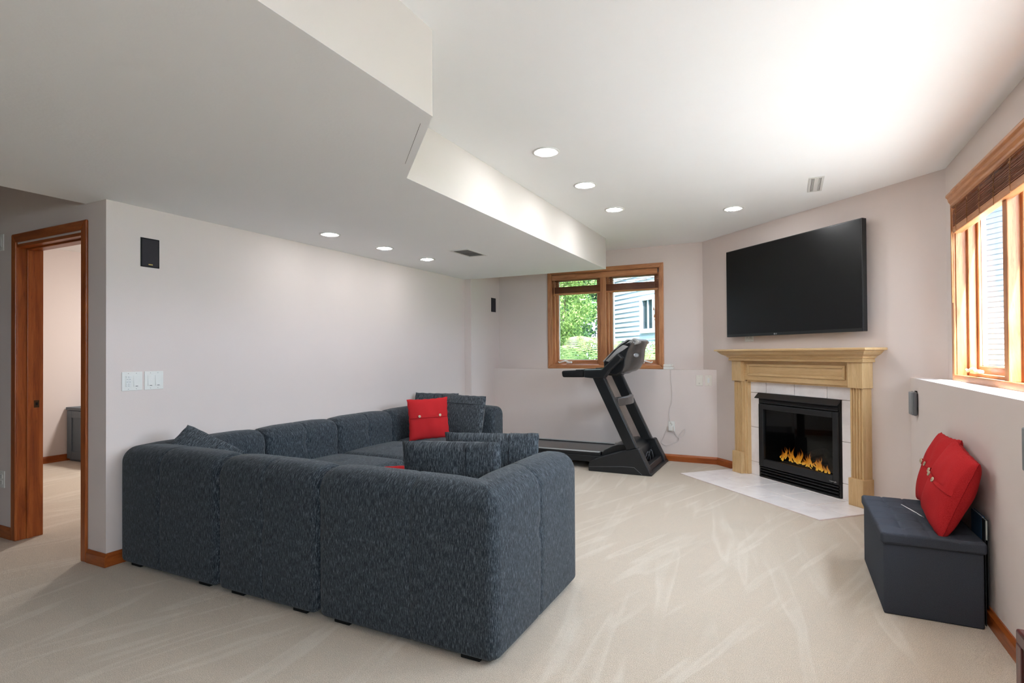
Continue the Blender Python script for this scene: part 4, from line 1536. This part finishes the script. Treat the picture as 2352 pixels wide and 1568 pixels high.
# console
CON = [(-1.755, 1.040), (-1.620, 1.000), (-1.560, 1.030), (-1.530, 1.090), (-1.515, 1.180), (-1.490, 1.260), (-1.450, 1.330), (-1.470, 1.350), (-1.583, 1.310), (-1.653, 1.268), (-1.762, 1.145)]
tpart('console_body', CON, 5.722, 6.218, 'black_satin', 0.022)
tpart('console_face', [(-1.770, 1.150), (-1.590, 1.328), (-1.500, 1.382), (-1.492, 1.372), (-1.580, 1.316), (-1.758, 1.138)], 5.726, 6.214, 'console_face', 0.004)
for y0, y1 in ((5.708, 5.724), (6.216, 6.232)):
    tpart('side_bezel', [(-1.735, 1.150), (-1.610, 1.275), (-1.545, 1.322), (-1.488, 1.302), (-1.530, 1.272), (-1.612, 1.222), (-1.700, 1.140)], y0, y1, 'console_face', 0.005)
tpart('console_visor', [(-1.560, 1.318), (-1.520, 1.338), (-1.440, 1.392), (-1.405, 1.385), (-1.372, 1.352), (-1.392, 1.330), (-1.470, 1.308)], 5.735, 6.205, 'console_face', 0.012)
# rear shell of the console, rounded in plan and wrapping round to the sides
rows = []
SH = [(1.022, -1.590, 0.030), (1.040, -1.580, 0.095), (1.070, -1.565, 0.130), (1.130, -1.548, 0.148), (1.200, -1.528, 0.142), (1.270, -1.500, 0.118), (1.330, -1.460, 0.098), (1.358, -1.440, 0.080), (1.368, -1.440, 0.020)]
for z, xb, bl_ in SH:
    rows.append([(xb + bl_ * math.cos(-PI / 2 + PI * q / 24) + 1.9, -0.03 + 0.247 * math.sin(-PI / 2 + PI * q / 24), z) for q in range(25)])
mb = MB()
mb.quadgrid(rows, None, True)
mb.face(rows[0][::-1], True)
mb.face(rows[-1], True)
mb.build('console_shell', 'grey_gloss', tm)
an_ = math.radians(-46)
og = MB().lathe([(0.0005, 0.004), (0.028, 0.004), (0.034, 0.0025), (0.036, -0.004)], (0, 0, 0), 24).build('brand_oval', 'silver', tm)
og.location = (-1.523 + 0.140 * math.cos(an_) + 1.9 + 0.003, -0.03 + 0.247 * math.sin(an_) - 0.002, 1.212)
og.rotation_euler = (0, math.radians(82), math.atan2(math.sin(an_) / 0.247, math.cos(an_) / 0.140))
og.scale = (0.62, 1.0, 1.0)
MB().lathe([(0.024, 0.0042), (0.027, 0.005), (0.029, 0.0042)], (0, 0, 0), 24).build('oval_rim', 'grey_box', og)
# walking deck
bx(-3.02 + 1.9, -1.74 + 1.9, -0.330, 0.330, 0.075, 0.145).build('deck', 'black_plastic', tm, 0.008)
bx(-3.03 + 1.9, -1.74 + 1.9, -0.235, 0.290, 0.1445, 0.172).build('running_belt', 'belt_rubber', tm, 0.012)
for y0, y1 in ((-0.325, -0.235), (0.292, 0.335)):
    rl = bx(-3.00 + 1.9, -1.79 + 1.9, y0, y1, 0.145, 0.180).build('foot_rail', 'black_plastic', tm, 0.006)
    bx(-3.00 + 1.9, -1.80 + 1.9, y0 + 0.002, y0 + 0.034, 0.158, 0.187).build('rail_strip', 'silver', rl, 0.004)
for y in (-0.30, 0.30):
    bx(-3.06 + 1.9, -2.94 + 1.9, y - 0.035, y + 0.035, 0.0, 0.17).build('rear_end_cap', 'black_plastic', tm, 0.012)
    MB().tube([(-1.83 + 1.9, y, 0.05), (-1.95 + 1.9, y, 0.10), (-2.6 + 1.9, y, 0.085)], 0.018, 8).build('fold_frame', 'matt_black', tm)
# cables in the motor bay
for i in range(4):
    y = 0.02 + 0.07 * i
    MB().tube(smooth_path([(0.50, y, 0.06), (0.53, y + 0.03, 0.16 + 0.02 * (i % 2)), (0.55, y + 0.05, 0.10), (0.54, y + 0.09, 0.04)]), 0.004, 6).build('cable', 'matt_black' if i % 2 else 'grey_box', tm)

# ------------------------------------------------------------------ outside: lawn, houses, trees, ferns
struct('ground_outside', bx(-14, 16, 6.8, 24, 0.25, 0.55), 'lawn')
struct('ground_bounce_slab', bx(1.16, 6.0, -8, 6.8, 0.25, 0.55), 'bounce_slab')  # added unseen pale ground, reflects sunlight up to the ceiling
struct('ground_outside_right', bx(6.0, 16, -8, 6.8, 0.25, 0.545), 'lawn')


def house(name, label, loc, rz, width, height, depth, win, n):
    root = thing(name, label, 'house', loc, rz)
    bx(-width / 2, width / 2, 0.02, depth, 0.0, height).build('wall', 'house_trim', root)
    me = None
    ex = height / n
    for i in range(n):
        if me is None:
            o = MB().prism([(0.020, 0.0), (-0.012, 0.0), (0.006, ex * 1.04), (0.020, ex * 1.04)], 'X', -width / 2, width / 2).build('clapboard', 'siding', root)
            me = o.data
        else:
            o = bpy.data.objects.new('clapboard', me)
            COL.objects.link(o)
            o.parent = root
        o.location = (0, 0, i * ex)
    for sx_ in (-1, 1):
        bx(sx_ * width / 2 - 0.06, sx_ * width / 2 + 0.06, -0.03, 0.05, 0, height).build('corner_board', 'house_trim', root)
    MB().prism([(-0.45, height), (depth / 2, height + depth * 0.28), (depth + 0.45, height), (depth + 0.45, height - 0.08), (-0.45, height - 0.08)], 'X', -width / 2 - 0.3, width / 2 + 0.3).build('roof', 'roof_shingle', root)
    for (cx, cz, ww, wh) in win:
        f = thing('window', None, None)
        f.parent = root
        for q in ((cx - ww / 2 - 0.1, cx - ww / 2, cz - wh / 2 - 0.1, cz + wh / 2 + 0.1), (cx + ww / 2, cx + ww / 2 + 0.1, cz - wh / 2 - 0.1, cz + wh / 2 + 0.1),
                  (cx - ww / 2, cx + ww / 2, cz + wh / 2, cz + wh / 2 + 0.1), (cx - ww / 2, cx + ww / 2, cz - wh / 2 - 0.1, cz - wh / 2)):
            bx(q[0], q[1], -0.05, 0.03, q[2], q[3]).build('window_trim', 'house_trim', f)
        bx(cx - ww / 2, cx + ww / 2, -0.012, 0.02, cz - wh / 2, cz + wh / 2).build('pane', 'house_glass', f)
        bx(cx - 0.02, cx + 0.02, -0.03, 0.02, cz - wh / 2, cz + wh / 2).build('window_trim', 'house_trim', f)
    return root


# neighbour seen through the right bay of the back window
house('neighbour_house', 'pale blue clapboard house seen through the back window', (-2.0, 11.7, 0.5), -PI / 4, 5.4, 4.8, 4.0, [(-1.10, 1.60, 0.42, 0.64)], 42)
house('neighbour_garage', 'pale blue clapboard house seen through the right window', (5.2, 13.0, 0.5), -PI / 3.2, 9.0, 4.2, 4.0, [], 38)


def tree(name, label, loc, h, rx_, rz_, cz, n, size, mat, seed, group='trees outside the back window'):
    rnd = random.Random(seed)
    root = thing(name, label, 'tree', loc, 0, group)
    MB().tube([(0, 0, 0), (0.05, 0.02, h * 0.35), (0.0, 0.05, h * 0.85)], [0.14, 0.10, 0.03], 8).build('trunk', 'tree_bark', root)
    mb = MB()
    clumps = []
    for _ in range(26):
        a, b_ = rnd.uniform(0, 2 * PI), rnd.uniform(-1, 1)
        rr = rnd.uniform(0.55, 1.0)
        s_ = math.sqrt(1 - b_ * b_)
        clumps.append(Vector((rx_ * rr * s_ * math.cos(a), rx_ * rr * s_ * math.sin(a), cz + rz_ * rr * b_)))
    for _ in range(n):
        c_ = rnd.choice(clumps)
        p = c_ + Vector((rnd.gauss(0, 1), rnd.gauss(0, 1), rnd.gauss(0, 1))) * rx_ * 0.20
        q = Euler((rnd.uniform(-1.1, 1.1), rnd.uniform(-1.1, 1.1), rnd.uniform(0, 6.28))).to_matrix()
        s = size * rnd.uniform(0.6, 1.3)
        mb.face([p + q @ Vector(v_) for v_ in ((-s, 0, 0), (0, -s * 0.42, s * 0.1), (s, 0, 0), (0, s * 0.42, s * 0.1))])
    o = mb.build('foliage', mat, root, weld=False)
    o['kind'] = 'stuff'
    return root


tree('broadleaf_tree', 'bright lime green broadleaf tree outside the left window bay', (-4.05, 9.9, 0.5), 2.6, 0.70, 0.95, 1.55, 7500, 0.040, 'leaf_lime', 21)
tree('spruce_tree', 'blue green spruce behind the lime tree outside the back window', (-6.1, 12.9, 0.5), 5.6, 1.4, 2.4, 2.6, 9000, 0.075, 'leaf_pine', 22)
tree('broadleaf_tree', 'dark green broadleaf tree beside the clapboard house corner', (-4.95, 12.6, 0.5), 4.6, 0.95, 2.0, 2.2, 8000, 0.065, 'leaf_green', 23)
tree('broadleaf_tree', 'tall green tree filling the left edge of the back window', (-8.6, 15.0, 0.5), 6.0, 1.9, 2.6, 2.8, 9000, 0.09, 'leaf_green', 24)
tree('spruce_tree', 'tall dense spruce in the distance left of the clapboard house', (-5.5, 17.5, 0.5), 8.0, 2.2, 3.4, 3.4, 12000, 0.12, 'leaf_pine', 27)
tree('broadleaf_tree', 'distant leafy green tree behind the spruces', (-9.6, 19.5, 0.5), 8.0, 2.8, 3.4, 3.4, 12000, 0.13, 'leaf_green', 28)
tree('garden_shrub', 'round green shrub at the foot of the clapboard house', (-2.05, 10.4, 0.5), 0.9, 0.42, 0.42, 0.45, 2600, 0.045, 'leaf_green', 25, 'shrubs outside the back window')
tree('garden_shrub', 'low green shrub under the lime tree outside the left bay', (-3.55, 9.2, 0.5), 0.8, 0.45, 0.36, 0.35, 2600, 0.045, 'leaf_green', 26, 'shrubs outside the back window')


def fern(label, loc, seed, nfr, length, azs):
    rnd = random.Random(seed)
    root = thing('fern', label, 'fern', loc, 0, 'ferns outside the back window')
    for i in range(nfr):
        az = azs[i] + rnd.uniform(-0.12, 0.12)
        L = length * rnd.uniform(0.85, 1.1)
        out = rnd.uniform(0.38, 0.55)
        mb = MB()
        pts = []
        N = 30
        for q in range(N + 1):
            t = q / N
            r_ = L * out * (t ** 1.15)
            z = L * (0.95 * t - 0.42 * t ** 2.6)
            pts.append(Vector((r_ * math.cos(az), r_ * math.sin(az), z)))
        mb.tube(pts, [0.006 * (1 - 0.8 * q / N) for q in range(N + 1)], 5)
        sd = Vector((-math.sin(az), math.cos(az), 0))
        for q in range(3, N):
            t = q / N
            ll = 0.17 * L * math.sin(PI * (0.12 + 0.86 * t)) ** 0.8
            d = (pts[q + 1] - pts[q]).normalized()
            for s in (-1, 1):
                tip = pts[q] + (sd * s * 0.95 + d * 0.35 - Vector((0, 0, 0.18))) * ll
                wd = d * 0.0065 * L
                midp = pts[q].lerp(tip, 0.45)
                mb.face([pts[q], midp - wd, tip, midp + wd])
        mb.build('frond', 'leaf_fern', root, weld=False)
    return root


fern('pale yellow green fern right outside the left window bay', (-2.75, 8.0, 0.55), 31, 9, 1.75, [2.5, 2.9, 2.1, 1.6, 1.1, 0.6, 3.4, 4.2, -0.4])
fern('pale yellow green fern outside the mullion of the back window', (-2.05, 8.5, 0.55), 32, 9, 1.65, [2.4, 2.0, 1.5, 1.0, 2.8, 0.4, 3.3, 4.4, 5.4])
fern('small pale fern outside the right window bay behind the console', (-1.45, 8.6, 0.55), 33, 7, 1.25, [2.6, 1.8, 1.2, 0.6, 3.2, 4.2, 5.2])
